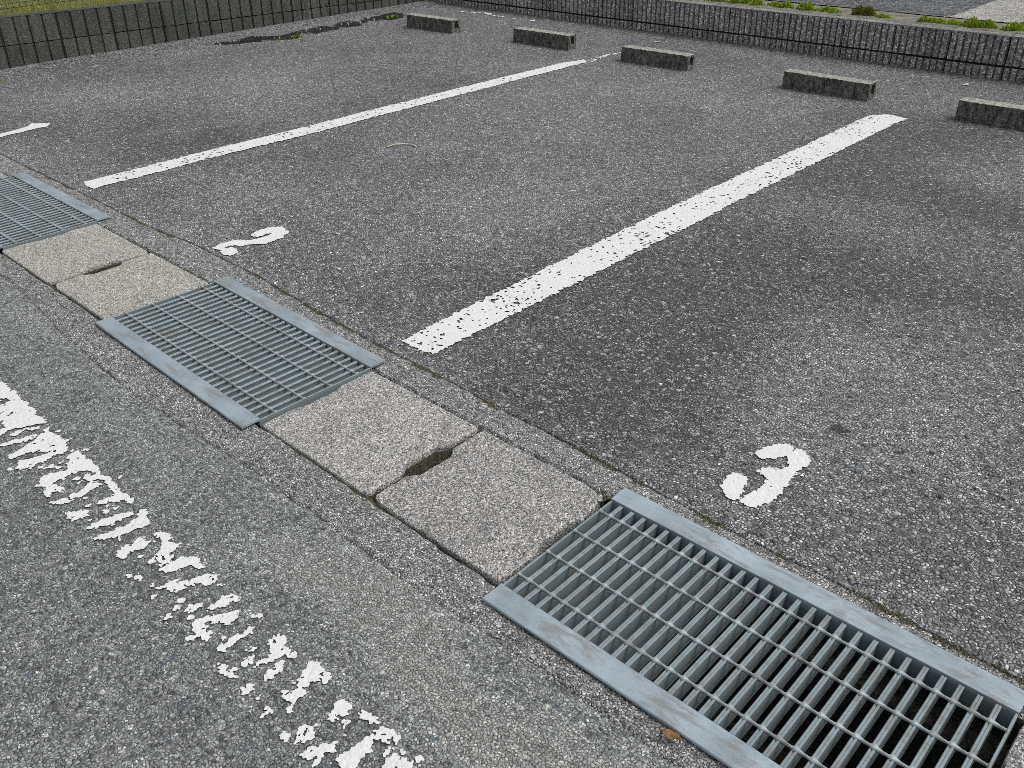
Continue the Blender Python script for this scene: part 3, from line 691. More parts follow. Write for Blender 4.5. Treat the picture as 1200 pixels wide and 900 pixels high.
def flange_mesh():
    # L angle: flat top plate with rounded edges, upright leg at its inner edge
    m = MB()
    T = 0.0048
    nx = 24
    xs = np.linspace(0, GL, nx + 1)
    pf = [(0.0, -0.052), (0.0, 0.0012), (0.0012, 0.0022), (GFL - 0.002, 0.0022), (GFL, 0.0004), (GFL, -T), (0.0045, -T), (0.0045, -0.052)]
    n = len(pf)
    for x in xs:
        for (y, z) in pf:
            m.v.append((x, y + (0.0008 * (random.random() - 0.5) if y > 0.05 else 0), z + 0.0003 * (random.random() - 0.5)))
    for i in range(nx):
        for q in range(n):
            a = i * n + q; b = i * n + (q + 1) % n
            m.f.append((a, b, b + n, a + n))
    m.f.append(tuple(range(n - 1, -1, -1))); m.f.append(tuple(nx * n + q for q in range(n)))
    return mesh('flange', m.v, m.f)
BAR, CROSS, FLANGE = bar_mesh(), cross_mesh(), flange_mesh()
mb = MB(); mb.box(0, 0.0055, -GHALF + 0.001, GHALF - 0.001, -0.052, 0.0006, 0.001)
ENDB = mesh('end_bar', mb.v, mb.f)
for me in (BAR, ENDB): me.materials.append(M['bar'])
CROSS.materials.append(M['rod'])
FLANGE.materials.append(M['steel'])
def grating(x0, yc, rot, label):
    root = empty('steel_grating', (x0 + GL / 2, yc, 0.0085), (0, 0, rot))
    tag(root, label, 'drain grating', 'steel drain gratings over the gutter')
    for s in (1, -1):
        o = link('flange', FLANGE, None, root)
        o.location = (-GL / 2, s * GHALF, 0.002) if s > 0 else (GL / 2, s * GHALF, 0.002)
        if s < 0: o.rotation_euler = (0, 0, math.pi)
    for i in range(2):
        o = link('end_bar', ENDB, None, root); o.location = (-GL / 2 + 0.0005 if i == 0 else GL / 2 - 0.006, 0, 0)
    for i in range(1, 28):
        o = link('bearing_bar', BAR, None, root); o.location = (-GL / 2 + GL * i / 28, 0, random.uniform(-0.0005, 0.0003))
        o.rotation_euler = (0, 0, random.uniform(-0.003, 0.003))
    for y in (-0.1545, -0.0515, 0.0515, 0.1545):
        o = link('cross_bar', CROSS, None, root); o.location = (-GL / 2, y, 0.0026)
    return root
grating(1.763, -0.0175, 0.010, 'nearest galvanised steel grating with open black slots beside the painted 3')
grating(-0.242, -0.004, -0.012, 'middle galvanised steel grating between two pairs of concrete gutter covers')
grating(-2.252, 0.0, 0.0, 'farthest galvanised steel grating cut by the photo edge')

# ------------------------------------------------------------------ concrete gutter covers
def cover(x0, x1, label, mat, seed, chip=None, nl=0.025, nr=0.025):
    """slab with a worn outline and a hand notch in the middle of each end"""
    hy = 0.2145; L = x1 - x0
    c = []
    def seg(a, b):
        n = max(2, int(math.hypot(b[0] - a[0], b[1] - a[1]) / 0.008))
        for i in range(n): c.append((a[0] + (b[0] - a[0]) * i / n, a[1] + (b[1] - a[1]) * i / n))
    pts = [(0, -hy), (L, -hy), (L, -0.088), (L - nr, -0.055), (L - nr, 0.055), (L, 0.088), (L, hy), (0, hy), (0, 0.088), (nl, 0.055), (nl, -0.055), (0, -0.088)]
    for i in range(len(pts)): seg(pts[i], pts[(i + 1) % len(pts)])
    c = np.array(c)
    n = len(c)
    # wear: wander the outline, round the corners
    nx_ = np.roll(c, -1, 0) - np.roll(c, 1, 0); nx_ /= np.linalg.norm(nx_, axis=1)[:, None]
    nrm = np.column_stack([nx_[:, 1], -nx_[:, 0]])            # outward
    amt = -0.003 * np.abs(fbm(c[:, 0] + seed, c[:, 1], 30, seed, 3)) * 3.0
    for (qx, qy) in [(0, -hy), (L, -hy), (L, hy), (0, hy)]:
        d = np.hypot(c[:, 0] - qx, c[:, 1] - qy); amt -= 0.005 * np.exp(-(d / 0.010) ** 2)
    if chip:
        for (qx, qy, r, a) in chip:
            d = np.hypot(c[:, 0] - qx, c[:, 1] - qy); amt -= a * np.exp(-(d / r) ** 2)
    base = c + nrm * amt[:, None]
    rings = []
    for inset, z in ((0.0, -0.07), (0.0, -0.008), (0.001, -0.0025), (0.003, 0.0), (0.010, 0.001)):
        q = base - nrm * inset
        zz = z + (0.0016 * fbm(q[:, 0] + seed, q[:, 1], 40, seed) if z > -0.05 else 0)
        rings.append(np.column_stack([q, np.broadcast_to(zz, n)]))
    v = np.concatenate(rings)
    f = []
    for r in range(len(rings) - 1):
        for i in range(n):
            j = (i + 1) % n
            f.append((r * n + i, r * n + j, (r + 1) * n + j, (r + 1) * n + i))
    f.append(tuple((len(rings) - 1) * n + i for i in range(n)))
    f.append(tuple(range(n - 1, -1, -1)))
    o = link('gutter_cover', mesh('gutter_cover', v, f), mat)
    o.location = (x0, YC, random.uniform(0.0, 0.002)); o.rotation_euler = (random.uniform(-0.004, 0.004), random.uniform(-0.003, 0.003), random.uniform(-0.004, 0.004))
    tag(o, label, 'gutter cover', 'concrete gutter covers')
    return o
cover(0.760, 1.262, 'warm grey concrete gutter cover touching the right end of the middle grating', M['slab_mixed'], 1.3, nl=0.012)
cover(1.276, 1.752, 'grey concrete gutter cover touching the left end of the nearest grating', M['slab_grey'], 2.7, [(0.476, 0.211, 0.05, 0.02), (0.0, -0.211, 0.03, 0.01)], nr=0.016)
cover(-1.250, -0.745, 'beige concrete gutter cover touching the right end of the farthest grating', M['slab_beige'], 3.9, nl=0.012)
cover(-0.724, -0.250, 'beige concrete gutter cover touching the left end of the middle grating', M['slab_beige'], 5.1, [(0.0, -0.211, 0.03, 0.014)], nr=0.012)
cover(-2.77, -2.262, 'concrete gutter cover at the photo edge beyond the farthest grating', M['slab_beige'], 6.1)
cover(2.768, 3.26, 'concrete gutter cover at the right end of the nearest grating', M['slab_grey'], 7.1, nl=0.014)

# ------------------------------------------------------------------ wheel stops
def wheel_stop(x0, y0, L, H, rot, label, seed):
    """concrete bar with a hollow in each end, rough edges"""
    W = 0.112
    nx, nzr, ny = 46, 9, 9
    v = []; f = []; idx = {}
    def P(x, y, z):
        key = (round(x, 4), round(y, 4), round(z, 4))
        if key in idx: return idx[key]
        e = 0.004
        a = x; b = y; c = z
        top = max(0, (z - H * 0.8) / (H * 0.2)); taper = 0.006 * (z / H)
        b = y + (taper if y < W / 2 else -taper) * abs(y - W / 2) / (W / 2)
        nz1 = float(fbm(x * 1.0 + seed, z + y * 2, 26, seed, 3)); nz2 = float(fbm(x + seed * 2, y + z, 70, seed + 3, 2))
        edge = (abs(y - W / 2) > W / 2 - 0.004) and z > H - 0.004
        b += (0.006 * nz1 + 0.003 * nz2) * (-1 if y < W / 2 else 1)
        c += 0.004 * nz2 + (-0.006 * abs(nz1) * 2 if edge else 0)
        if x < 0.001 or x > L - 0.001: a += 0.006 * nz1 + 0.003 * nz2
        idx[key] = len(v); v.append((a, b, c)); return idx[key]
    xs = np.linspace(0, L, nx + 1); ys = np.linspace(0, W, ny + 1); zs = np.concatenate([[-0.03], np.linspace(0, H, nzr + 1)])
    for i in range(nx):
        for k in range(len(zs) - 1):
            f.append((P(xs[i], 0, zs[k]), P(xs[i + 1], 0, zs[k]), P(xs[i + 1], 0, zs[k + 1]), P(xs[i], 0, zs[k + 1])))
            f.append((P(xs[i + 1], W, zs[k]), P(xs[i], W, zs[k]), P(xs[i], W, zs[k + 1]), P(xs[i + 1], W, zs[k + 1])))
        for j in range(ny):
            f.append((P(xs[i], ys[j], H), P(xs[i + 1], ys[j], H), P(xs[i + 1], ys[j + 1], H), P(xs[i], ys[j + 1], H)))
    for e, xe, s in ((0, 0.0, 1), (1, L, -1)):
        for j in range(ny):
            for k in range(len(zs) - 1):
                hole = 3 <= j < 7 and zs[k] > H * 0.28 and zs[k + 1] < H * 0.92
                q = [(xe, ys[j], zs[k]), (xe, ys[j + 1], zs[k]), (xe, ys[j + 1], zs[k + 1]), (xe, ys[j], zs[k + 1])]
                if not hole: 
                    fc = [P(*t) for t in q]
                    f.append(tuple(fc if s < 0 else fc[::-1]))
        ks = [k for k in range(len(zs) - 1) if zs[k] > H * 0.28 and zs[k + 1] < H * 0.92]
        ya, yb, za, zb = ys[3], ys[7], zs[ks[0]], zs[ks[-1] + 1]
        dx = xe + s * 0.05
        ring = [(ya, za), (yb, za), (yb, zb), (ya, zb)]
        b = len(v)
        for (y, z) in ring: v.append((xe + s * 0.001, y, z))
        for (y, z) in ring: v.append((dx, y + (0.006 if y < W / 2 else -0.006), z))
        for t in range(4):
            u = (t + 1) % 4
            f.append((b + t, b + u, b + 4 + u, b + 4 + t) if s > 0 else (b + u, b + t, b + 4 + t, b + 4 + u))
        f.append((b + 4, b + 5, b + 6, b + 7))
    o = link('wheel_stop', mesh('wheel_stop', v, f), M['stop'])
    o.location = (x0, y0, float(h_lot(x0, y0)) - 0.004); o.rotation_euler = (0, 0, rot)
    tag(o, label, 'wheel stop', 'concrete wheel stops in front of the rear wall')
wheel_stop(-4.03, 4.50, 0.595, 0.118, 0.05, 'concrete wheel stop nearest the wall corner, beside the weeds in the crack', 1.0)
wheel_stop(-2.72, 4.575, 0.60, 0.116, 0.035, 'concrete wheel stop second from the wall corner, left of the long line', 4.0)
wheel_stop(-1.545, 4.555, 0.60, 0.113, 0.03, 'concrete wheel stop just right of the faint end of the long line', 7.0)
wheel_stop(-0.148, 4.545, 0.61, 0.117, -0.01, 'concrete wheel stop just left of the end of the wide line', 11.0)
wheel_stop(1.045, 4.47, 0.60, 0.122, 0.0, 'concrete wheel stop cut by the photo edge, right of the wide line', 14.0)

# ------------------------------------------------------------------ block walls
def rib_block(seed, W=0.396, H=0.186, D=0.115, ribs=8, groove=0.0145, depth=0.022, rough=0.0024, nzs=7, nxs=3, gap=0.0025):
    r = np.random.default_rng(seed)
    m = MB()
    m.box(gap, W - gap, depth, D, 0, H)
    p = W / ribs
    for k in range(ribs):
        a = k * p + groove / 2 + (gap * 0.6 if k == 0 else 0); b = (k + 1) * p - groove / 2 - (gap * 0.6 if k == ribs - 1 else 0)
        xs = np.linspace(a, b, nxs + 1); zs = np.linspace(0.0, H, nzs + 1)
        off = r.uniform(-0.0015, 0.0015)
        base = len(m.v)
        for i, x in enumerate(xs):
            for j, z in enumerate(zs):
                rim = (i in (0, nxs)) or (j in (0, nzs))
                y = off + (rough * 0.55 if rim else 0) + r.uniform(-0.5, 0.5) * rough
                m.v.append((x + (r.uniform(-0.001, 0.001)), y, z + (r.uniform(-0.002, 0.002) if 0 < j < nzs else 0)))
        nz_ = nzs + 1
        for i in range(nxs):
            for j in range(nzs):
                q = base + i * nz_ + j
                m.f.append((q, q + nz_, q + nz_ + 1, q + 1))
        # sides back to the groove floor
        bb = len(m.v)
        for j, z in enumerate(zs): m.v.append((a, depth + 0.001, z)); m.v.append((b, depth + 0.001, z))
        for j in range(nzs):
            q = base + j; m.f.append((q, q + 1, bb + 2 * j + 2, bb + 2 * j))
            q2 = base + nxs * nz_ + j; m.f.append((q2 + 1, q2, bb + 2 * j + 1, bb + 2 * j + 3))
        top = [base + i * nz_ + nzs for i in range(nxs + 1)]
        m.f.append(tuple(top + [bb + 2 * nzs + 1, bb + 2 * nzs]))
        bot = [base + i * nz_ for i in range(nxs + 1)]
        m.f.append(tuple(bot[::-1] + [bb, bb + 1]))
    return mesh('block', m.v, m.f)

back = empty('block_wall', (-5.05, 5.72, 0.006), (0, -0.006, 0))
tag(back, 'low dark wall of narrow ribbed concrete blocks behind the wheel stops', 'wall', 'low block walls round the lot')
variants = [rib_block(s) for s in range(6)]
for me in variants: me.materials.append(M['rib'])
OFF = (-0.305 - (-5.05)) % 0.4
nblk = int((3.8 + 5.05) / 0.4) + 1
for c, z in ((0, -0.115), (1, 0.081)):
    for k in range(-1, nblk):
        x = OFF + 0.4 * k
        if x < -0.39: continue
        o = link('block', random.choice(variants), None, back)
        o.location = (x + 0.002, random.uniform(-0.001, 0.001), z - 0.03 + random.uniform(-0.0015, 0.0015) + (0.004 if c else 0))
        o.rotation_euler = (random.uniform(-0.004, 0.004), 0, random.uniform(-0.003, 0.003))
m = MB(); m.box(-0.1, 9.2, 0.024, 0.113, -0.25, 0.233); m.build('mortar_core', M['joint'], back)
# worn tops of the blocks: one cap piece per block, then the concrete backing strip
for k in range(-1, nblk):
    x = OFF + 0.4 * k
    if x < -0.39: continue
    m = MB(); m.box(0.003, 0.397, 0.006, 0.114, 0.0, 0.008, 0.003)
    o = m.build('block_top', M['cap'], back); o.location = (x, 0, 0.2425)
m = MB()
xs = np.arange(-0.1, 9.2, 0.06)
for i, x in enumerate(xs):
    w = 0.004 * math.sin(i * 1.7) + 0.004 * random.random()
    m.v += [(x, 0.119, -0.1), (x, 0.119, 0.244), (x, 0.124, 0.249 + w * 0.5), (x, 0.225 + w, 0.249 + w * 0.4), (x, 0.235 + w, 0.238), (x, 0.235, -0.1)]
for i in range(len(xs) - 1):
    for q in range(5):
        m.f.append((i * 6 + q, i * 6 + q + 1, i * 6 + q + 7, i * 6 + q + 6))
o = m.build('backing_strip', M['kerb'], back)

left = empty('block_wall', (-5.05, 5.72, 0.072), (0, 0, math.pi / 2))
left.rotation_mode = 'XYZ'
left.matrix_world = Matrix.Translation((-5.05, 5.72, 0.0)) @ Matrix.Rotation(-0.0235, 4, 'X') @ Matrix.Rotation(math.pi / 2, 4, 'Z')
tag(left, 'low mossy grey wall of wide grooved concrete blocks on the left side', 'wall', 'low block walls round the lot')
lv = [rib_block(20 + s, W=0.44, H=0.196, D=0.11, ribs=4, groove=0.017, depth=0.014, rough=0.0022, nzs=5, nxs=3, gap=0.001) for s in range(5)]
for me in lv: me.materials.append(M['panel'])
# the wall runs from the corner towards -Y: local x counts back along it
for c, z in ((0, -0.125), (1, 0.078)):
    for k in range(13):
        o = link('block', random.choice(lv), None, left)
        o.location = (-0.012 - 0.444 * (k + 1), random.uniform(-0.001, 0.0015), z + random.uniform(-0.001, 0.001))
        o.rotation_euler = (random.uniform(-0.004, 0.004), 0, random.uniform(-0.003, 0.003))
m = MB(); m.box(-6.0, -0.005, 0.016, 0.108, -0.25, 0.272); m.build('mortar_core', M['joint'], left)
m = MB(); m.box(-6.0, -0.005, 0.004, 0.110, 0.2755, 0.281, 0.002); m.build('wall_top', M['panel'], left)

# ------------------------------------------------------------------ wire fence on the grass bank
fence = empty('wire_fence', (-5.225, 2.62, 0.33))
tag(fence, 'dark green wire mesh fence on the grass behind the left wall', 'fence')
def tube(m, a, b, r, k=6):
    a = Vector(a); b = Vector(b); d = (b - a).normalized()
    u = d.orthogonal().normalized(); w = d.cross(u)
    base = len(m.v)
    for p in (a, b):
        for q in range(k):
            t = 2 * math.pi * q / k
            m.v.append(tuple(p + u * (r * math.cos(t)) + w * (r * math.sin(t))))
    for q in range(k): m.f.append((base + q, base + (q + 1) % k, base + k + (q + 1) % k, base + k + q))
    m.f.append(tuple(base + q for q in range(k - 1, -1, -1))); m.f.append(tuple(base + k + q for q in range(k)))
for y in (-2.0, 0.0, 2.0):
    m = MB(); tube(m, (0, y, -0.3), (0, y, 1.0), 0.021, 12); m.build('post', M['green_wire'], fence, False)
for (y0, y1) in ((-2.0, 0.0), (0.0, 2.0)):
    m = MB()
    for z in (0.072, 0.105, 0.18, 0.33, 0.48, 0.63, 0.78, 0.93): tube(m, (0.022, y0, z - 0.034 * (y0 * 0.5 + y1 * 0.5) * 0.6), (0.022, y1, z - 0.034 * (y0 * 0.5 + y1 * 0.5) * 0.6), 0.0022, 5)
    for i in range(41):
        y = y0 + 0.05 * i; tube(m, (0.025, y, 0.06 - 0.02 * (y0 + y1) * 0.5), (0.025, y, 0.95), 0.0016, 5)
    o = m.build('wire_panel', M['green_wire'], fence); tag(o, kind='stuff')

# ------------------------------------------------------------------ plants
def leaf_cloud(n, fn, cols, size, up=0.6, seed=0):
    """small leaf blades; fn(k) gives base point and outward direction"""
    r = np.random.default_rng(seed)
    V = np.zeros((n, 4, 3)); C = np.zeros((n, 4, 4))
    for k in range(n):
        p, d = fn(k, r)
        d = np.array(d) + r.normal(size=3) * 0.35; d[2] = abs(d[2]) + up * r.random(); d /= np.linalg.norm(d)
        s = np.cross(d, r.normal(size=3)); s /= np.linalg.norm(s)
        L = size * r.uniform(0.6, 1.3); w = L * r.uniform(0.22, 0.38)
        p = np.array(p)
        V[k] = [p, p + d * L * 0.5 + s * w, p + d * L, p + d * L * 0.5 - s * w]
        c = np.array(cols[r.integers(len(cols))]) * r.uniform(0.7, 1.25)
        C[k, :, :3] = c; C[k, :, 3] = 1
    f = np.arange(n * 4).reshape(n, 4)
    me = np_mesh('foliage', V.reshape(-1, 3), f)
    at = me.color_attributes.new('tint', 'FLOAT_COLOR', 'POINT'); at.data.foreach_set('color', C.ravel())
    return me
GREENS = [(0.42, 0.58, 0.05), (0.54, 0.68, 0.08), (0.32, 0.46, 0.05), (0.60, 0.68, 0.15), (0.46, 0.58, 0.08)]
REDS = [(0.30, 0.30, 0.06), (0.34, 0.22, 0.09), (0.25, 0.32, 0.05), (0.38, 0.34, 0.1)]
def cushion(x, y, rx, ry, h, label, cols, seed, n):
    z = float(z_back(np.array(x), np.array(y))) - 0.012
    root = empty('stonecrop_plant', (x, y, z))
    lumps = [(random.uniform(-0.85, 0.85) * rx, random.uniform(-0.5, 0.5) * ry, random.uniform(0.5, 1.0)) for _ in range(max(4, int(rx / 0.016)))]
    def fn(k, r):
        lx, ly, lh = lumps[r.integers(len(lumps))]
        a = r.uniform(0, 6.28); e = r.uniform(0, 1.57); q = r.random() ** 0.4
        R = 0.05
        px = lx + R * 1.2 * q * math.cos(a) * math.cos(e); py = ly + R * q * math.sin(a) * math.cos(e); pz = 1.35 * h * lh * q * math.sin(e)
        return (px, py, pz), (math.cos(a) * math.cos(e), math.sin(a) * math.cos(e), math.sin(e))
    o = link('foliage', leaf_cloud(n, fn, cols, 0.019, seed=seed), M['leafy'], root)
    # creeping stems under the leaves
    m = MB()
    for (lx, ly, lh) in lumps: tube(m, (lx * 0.3, ly * 0.3, 0.0), (lx, ly, h * lh * 0.7), 0.0022, 5)
    m.build('stem', M['straw'], root)['kind'] = 'stuff'
    tag(root, label, 'plant', 'stonecrop plants along the top of the rear wall')
CUSH = [(-1.62, 5.97, 0.10, 0.03, 0.05, 'green stonecrop cushion on the rear wall, leftmost of the row', GREENS),
        (-1.30, 5.98, 0.15, 0.035, 0.055, 'wide bright green stonecrop mat on the rear wall, second from the left', GREENS),
        (-1.00, 5.99, 0.12, 0.035, 0.05, 'bright green stonecrop mat on the rear wall, third from the left', GREENS),
        (-0.78, 5.99, 0.08, 0.035, 0.062, 'tall green stonecrop tuft on the rear wall at the end of the long mat', GREENS),
        (-0.60, 5.99, 0.09, 0.03, 0.042, 'low yellow green stonecrop mat on the rear wall, before the reddish tuft', GREENS),
        (-0.30, 6.00, 0.06, 0.032, 0.062, 'reddish brown stonecrop tuft on the rear wall', REDS),
        (-0.10, 5.985, 0.06, 0.025, 0.034, 'small green stonecrop patch right of the reddish tuft', GREENS),
        (0.26, 5.98, 0.08, 0.03, 0.045, 'green stonecrop patch on the rear wall near the corner of the pale paving', GREENS),
        (0.43, 5.97, 0.05, 0.025, 0.034, 'low thin stonecrop patch between two larger green ones', GREENS),
        (0.62, 5.965, 0.13, 0.035, 0.06, 'large light green stonecrop mat beside the pale paving', GREENS),
        (0.80, 5.985, 0.05, 0.03, 0.05, 'green stonecrop tuft on the rear wall, rightmost and cut by the photo edge', GREENS),
        (0.86, 6.20, 0.05, 0.03, 0.045, 'green tuft on the pale paving at the photo edge', GREENS)]
for i, (x, y, rx, ry, h, lb, cols) in enumerate(CUSH): cushion(x, y, rx, ry, h, lb, cols, 100 + i, int(3200 * rx / 0.1))

def weed(x, y, z, r0, n, label, seed, size=0.035):
    root = empty('weed', (x, y, z))
    def fn(k, r):
        a = r.uniform(0, 6.28); q = r.random() * r0
        return (q * math.cos(a), q * math.sin(a), 0.01 * r.random()), (math.cos(a) * 0.8, math.sin(a) * 0.8, 0.5)
    link('foliage', leaf_cloud(n, fn, [(0.20, 0.33, 0.05), (0.27, 0.40, 0.07), (0.15, 0.25, 0.05)], size, seed=seed), M['leafy'], root)
    m = MB()
    for k in range(3): tube(m, (0, 0, -0.03), (0.012 * math.cos(2.1 * k), 0.012 * math.sin(2.1 * k), 0.015), 0.0015, 5)
    m.build('stem', M['moss'], root)['kind'] = 'stuff'
    tag(root, label, 'weed', 'small weeds in the asphalt cracks')
weed(-4.39, 3.49, 0.0, 0.02, 26, 'tiny green weed in the long crack along the left wall', 1)
weed(-4.43, 3.36, -0.005, 0.012, 16, 'single green sprout at the near side of the long crack', 2, 0.025)
weed(-4.50, 4.72, 0.0, 0.04, 70, 'green weed in the short crack beside the first wheel stop', 3, 0.035)
weed(-4.60, 0.98, 0.01, 0.03, 40, 'small weed on the gravel at the left photo edge', 4)

# grass on the bank: uncountable
def blades():
    n = 26000
    r = np.random.default_rng(5)
    x = -5.19 - np.abs(r.normal(size=n)) * 0.55; y = r.uniform(0.2, 6.2, n)
    keep = (vnoise(x, y, 2.2, 3, 8) * 0.6 + vnoise(x, y, 9, 5, 2) * 0.4 + r.normal(size=n) * 0.08 + 0.16 * sstep(3.0, 1.4, y)) > 0.46
    x, y = x[keep], y[keep]; n = len(x)
    z = z_left(x, y) - 0.014
    h = r.uniform(0.015, 0.06, n); a = r.uniform(0, 6.28, n); w = r.uniform(0.0012, 0.0025, n)
    lean = r.uniform(0.1, 0.9, n) * h; b = r.uniform(0, 6.28, n)
    V = np.zeros((n, 3, 3))
    V[:, 0] = np.column_stack([x - w * np.cos(a), y - w * np.sin(a), z]); V[:, 1] = np.column_stack([x + w * np.cos(a), y + w * np.sin(a), z])
    V[:, 2] = np.column_stack([x + lean * np.cos(b), y + lean * np.sin(b), z + h])
    me = np_mesh('grass', V.reshape(-1, 3), np.arange(n * 3).reshape(n, 3))
    pal = np.array([(0.38, 0.42, 0.06), (0.30, 0.38, 0.05), (0.50, 0.47, 0.16), (0.58, 0.52, 0.28), (0.24, 0.32, 0.04)])
    c = pal[r.integers(0, 5, n)] * r.uniform(0.7, 1.2, (n, 1))
    C = np.ones((n, 3, 4)); C[:, :, :3] = c[:, None]
    at = me.color_attributes.new('tint', 'FLOAT_COLOR', 'POINT'); at.data.foreach_set('color', C.ravel())
    tag(link('grass', me, M['leafy']), 'short yellow green grass on the bank behind the left wall', 'grass', kind='stuff')
blades()

# ------------------------------------------------------------------ loose and proud stones, moss, litter
ICO_V = None
def ico():
    t = (1 + 5 ** 0.5) / 2
    v = np.array([(-1, t, 0), (1, t, 0), (-1, -t, 0), (1, -t, 0), (0, -1, t), (0, 1, t), (0, -1, -t), (0, 1, -t), (t, 0, -1), (t, 0, 1), (-t, 0, -1), (-t, 0, 1)], float)
    v /= np.linalg.norm(v[0])
    f = np.array([(0, 11, 5), (0, 5, 1), (0, 1, 7), (0, 7, 10), (0, 10, 11), (1, 5, 9), (5, 11, 4), (11, 10, 2), (10, 7, 6), (7, 1, 8), (3, 9, 4), (3, 4, 2), (3, 2, 6), (3, 6, 8), (3, 8, 9), (4, 9, 5), (2, 4, 11), (6, 2, 10), (8, 6, 7), (9, 8, 1)])
    return v, f
IV, IF = ico()
def pebbles(name, x, y, z, size, pal, label, cat, mat, seed, flat=0.55, sink=0.35, parent=None, bright=(0.7, 1.3)):
    r = np.random.default_rng(seed)
    n = len(x)
    V = IV[None] * r.uniform(0.65, 1.25, (n, 12, 1))
    sc = np.stack([r.uniform(0.7, 1.4, n), r.uniform(0.6, 1.0, n), np.full(n, flat) * r.uniform(0.7, 1.3, n)], -1) * size[:, None]
    V = V * sc[:, None]
    a = r.uniform(0, 6.28, n); ca, sa = np.cos(a)[:, None], np.sin(a)[:, None]
    X = V[..., 0] * ca - V[..., 1] * sa; Y = V[..., 0] * sa + V[..., 1] * ca
    V = np.stack([X + x[:, None], Y + y[:, None], V[..., 2] + (z + sc[:, 2] * sink)[:, None]], -1)
    F = (IF[None] + (np.arange(n) * 12)[:, None, None]).reshape(-1, 3)
    me = np_mesh(name, V.reshape(-1, 3), F)
    C = np.ones((n, 12, 4)); C[..., :3] = (np.array(pal)[r.integers(0, len(pal), n)] * r.uniform(*bright, (n, 1)))[:, None]
    at = me.color_attributes.new('tint', 'FLOAT_COLOR', 'POINT'); at.data.foreach_set('color', C.ravel())
    o = link(name, me, mat, parent)
    return tag(o, label, cat, kind='stuff')
STONE = [(0.14, 0.14, 0.14), (0.2, 0.2, 0.2), (0.27, 0.27, 0.26), (0.24, 0.24, 0.23), (0.17, 0.2, 0.21), (0.36, 0.36, 0.34), (0.5, 0.5, 0.48)]
n = 15000
x = rng.uniform(0.3, 3.4, n); y = 0.33 + rng.random(n) ** 1.2 * 2.4
ok = y > y_lot(x) + 0.01
for q in LINE2 + THREE: ok &= ~inside(x, y, q)
x, y = x[ok], y[ok]
pebbles('surface_chippings', x, y, h_lot(x, y), rng.uniform(0.0018, 0.0062, len(x)) * (1 + 0.8 * (rng.random(len(x)) > 0.93)), STONE, 'pale stone chips standing proud of the lot asphalt', 'stone chips', M['chip'], 31, sink=0.15)
n = 2600
x = -4.98 + np.abs(rng.normal(size=n)) * 0.16; y = rng.uniform(0.8, 5.6, n)
kp = (x < -4.35) & (rng.random(n) < 0.35 + 0.65 * (y < 2.6))
x, y = x[kp], y[kp]
pebbles('wall_foot_gravel', x, y, h_lot(x, y), rng.uniform(0.003, 0.011, len(x)), STONE + [(0.3, 0.27, 0.22)], 'loose gravel and grit along the foot of the left wall', 'gravel', M['chip'], 32, sink=0.4)
n = 900
x = rng.uniform(-5.0, 3.0, n); y = 5.70 - np.abs(rng.normal(size=n)) * 0.07
pebbles('rear_wall_litter', x, y, h_lot(x, y), rng.uniform(0.003, 0.010, n), [(0.14, 0.09, 0.05), (0.2, 0.14, 0.09), (0.1, 0.08, 0.05), (0.2, 0.19, 0.17)], 'brown leaf crumbs and grit along the foot of the rear wall', 'litter', M['chip'], 33, flat=0.35, sink=0.5)
n = 1500
x = rng.uniform(-2.5, 3.0, n); y = rng.uniform(-0.11, 0.09, n)
pebbles('channel_debris', x, y, np.full(n, -0.335), rng.uniform(0.003, 0.012, n), [(0.06, 0.055, 0.04), (0.1, 0.09, 0.07), (0.04, 0.045, 0.03)], 'grit and wet leaves on the gutter bottom below the gratings', 'debris', M['chip'], 34)
# moss and dirt packed into the joints beside the covers and along the lot edge
def moss_line(name, pts, label, seed, width=0.008, dens=900, gaps=0.45, zs=-0.012, size=(0.002, 0.005), cols=None):
    r = np.random.default_rng(seed)
    P = np.array(pts); L = np.hypot(*np.diff(P, axis=0).T); cum = np.concatenate([[0], np.cumsum(L)])
    n = int(cum[-1] * dens); t = r.uniform(0, cum[-1], n)
    x = np.interp(t, cum, P[:, 0]); y = np.interp(t, cum, P[:, 1])
    k = vnoise(t, t * 0, 9, seed, 2) * 0.7 + vnoise(t, t * 0, 30, seed, 7) * 0.3 > gaps
    x, y = x[k], y[k]
    y = y + r.normal(size=len(y)) * width * 0.5; x = x + r.normal(size=len(x)) * width * 0.4
    pebbles(name, x, y, np.full(len(x), zs), r.uniform(*size, len(x)), cols or [(0.11, 0.105, 0.045), (0.16, 0.15, 0.065), (0.08, 0.076, 0.035), (0.08, 0.074, 0.06), (0.13, 0.128, 0.115)], label, 'moss', M['chip'], seed, flat=0.7, sink=0.3)
xs = np.linspace(-3.0, 3.2, 120)
moss_line('joint_moss', np.column_stack([xs, y_lot(xs) - 0.006]), 'olive moss in the joint between gutter and parking lot', 41, gaps=0.54, dens=1500, zs=-0.002, width=0.013, size=(0.0012, 0.0042))
moss_line('joint_moss', np.column_stack([xs, y_road(xs) + 0.006]), 'dirt and moss in the joint between gutter and road', 42, gaps=0.62, dens=1100, zs=-0.006, width=0.012, size=(0.0012, 0.0035), cols=[(0.1, 0.095, 0.06), (0.13, 0.125, 0.1), (0.07, 0.066, 0.04)])
moss_line('joint_moss', [(0.75, YC + 0.215), (1.76, YC + 0.215)], 'olive moss along the far edge of the nearest pair of covers', 43, gaps=0.3, dens=2400, zs=-0.012)
moss_line('joint_moss', [(-1.25, YC + 0.215), (-0.25, YC + 0.215)], 'olive moss along the far edge of the farther pair of covers', 44, gaps=0.42, dens=2200, zs=-0.008)
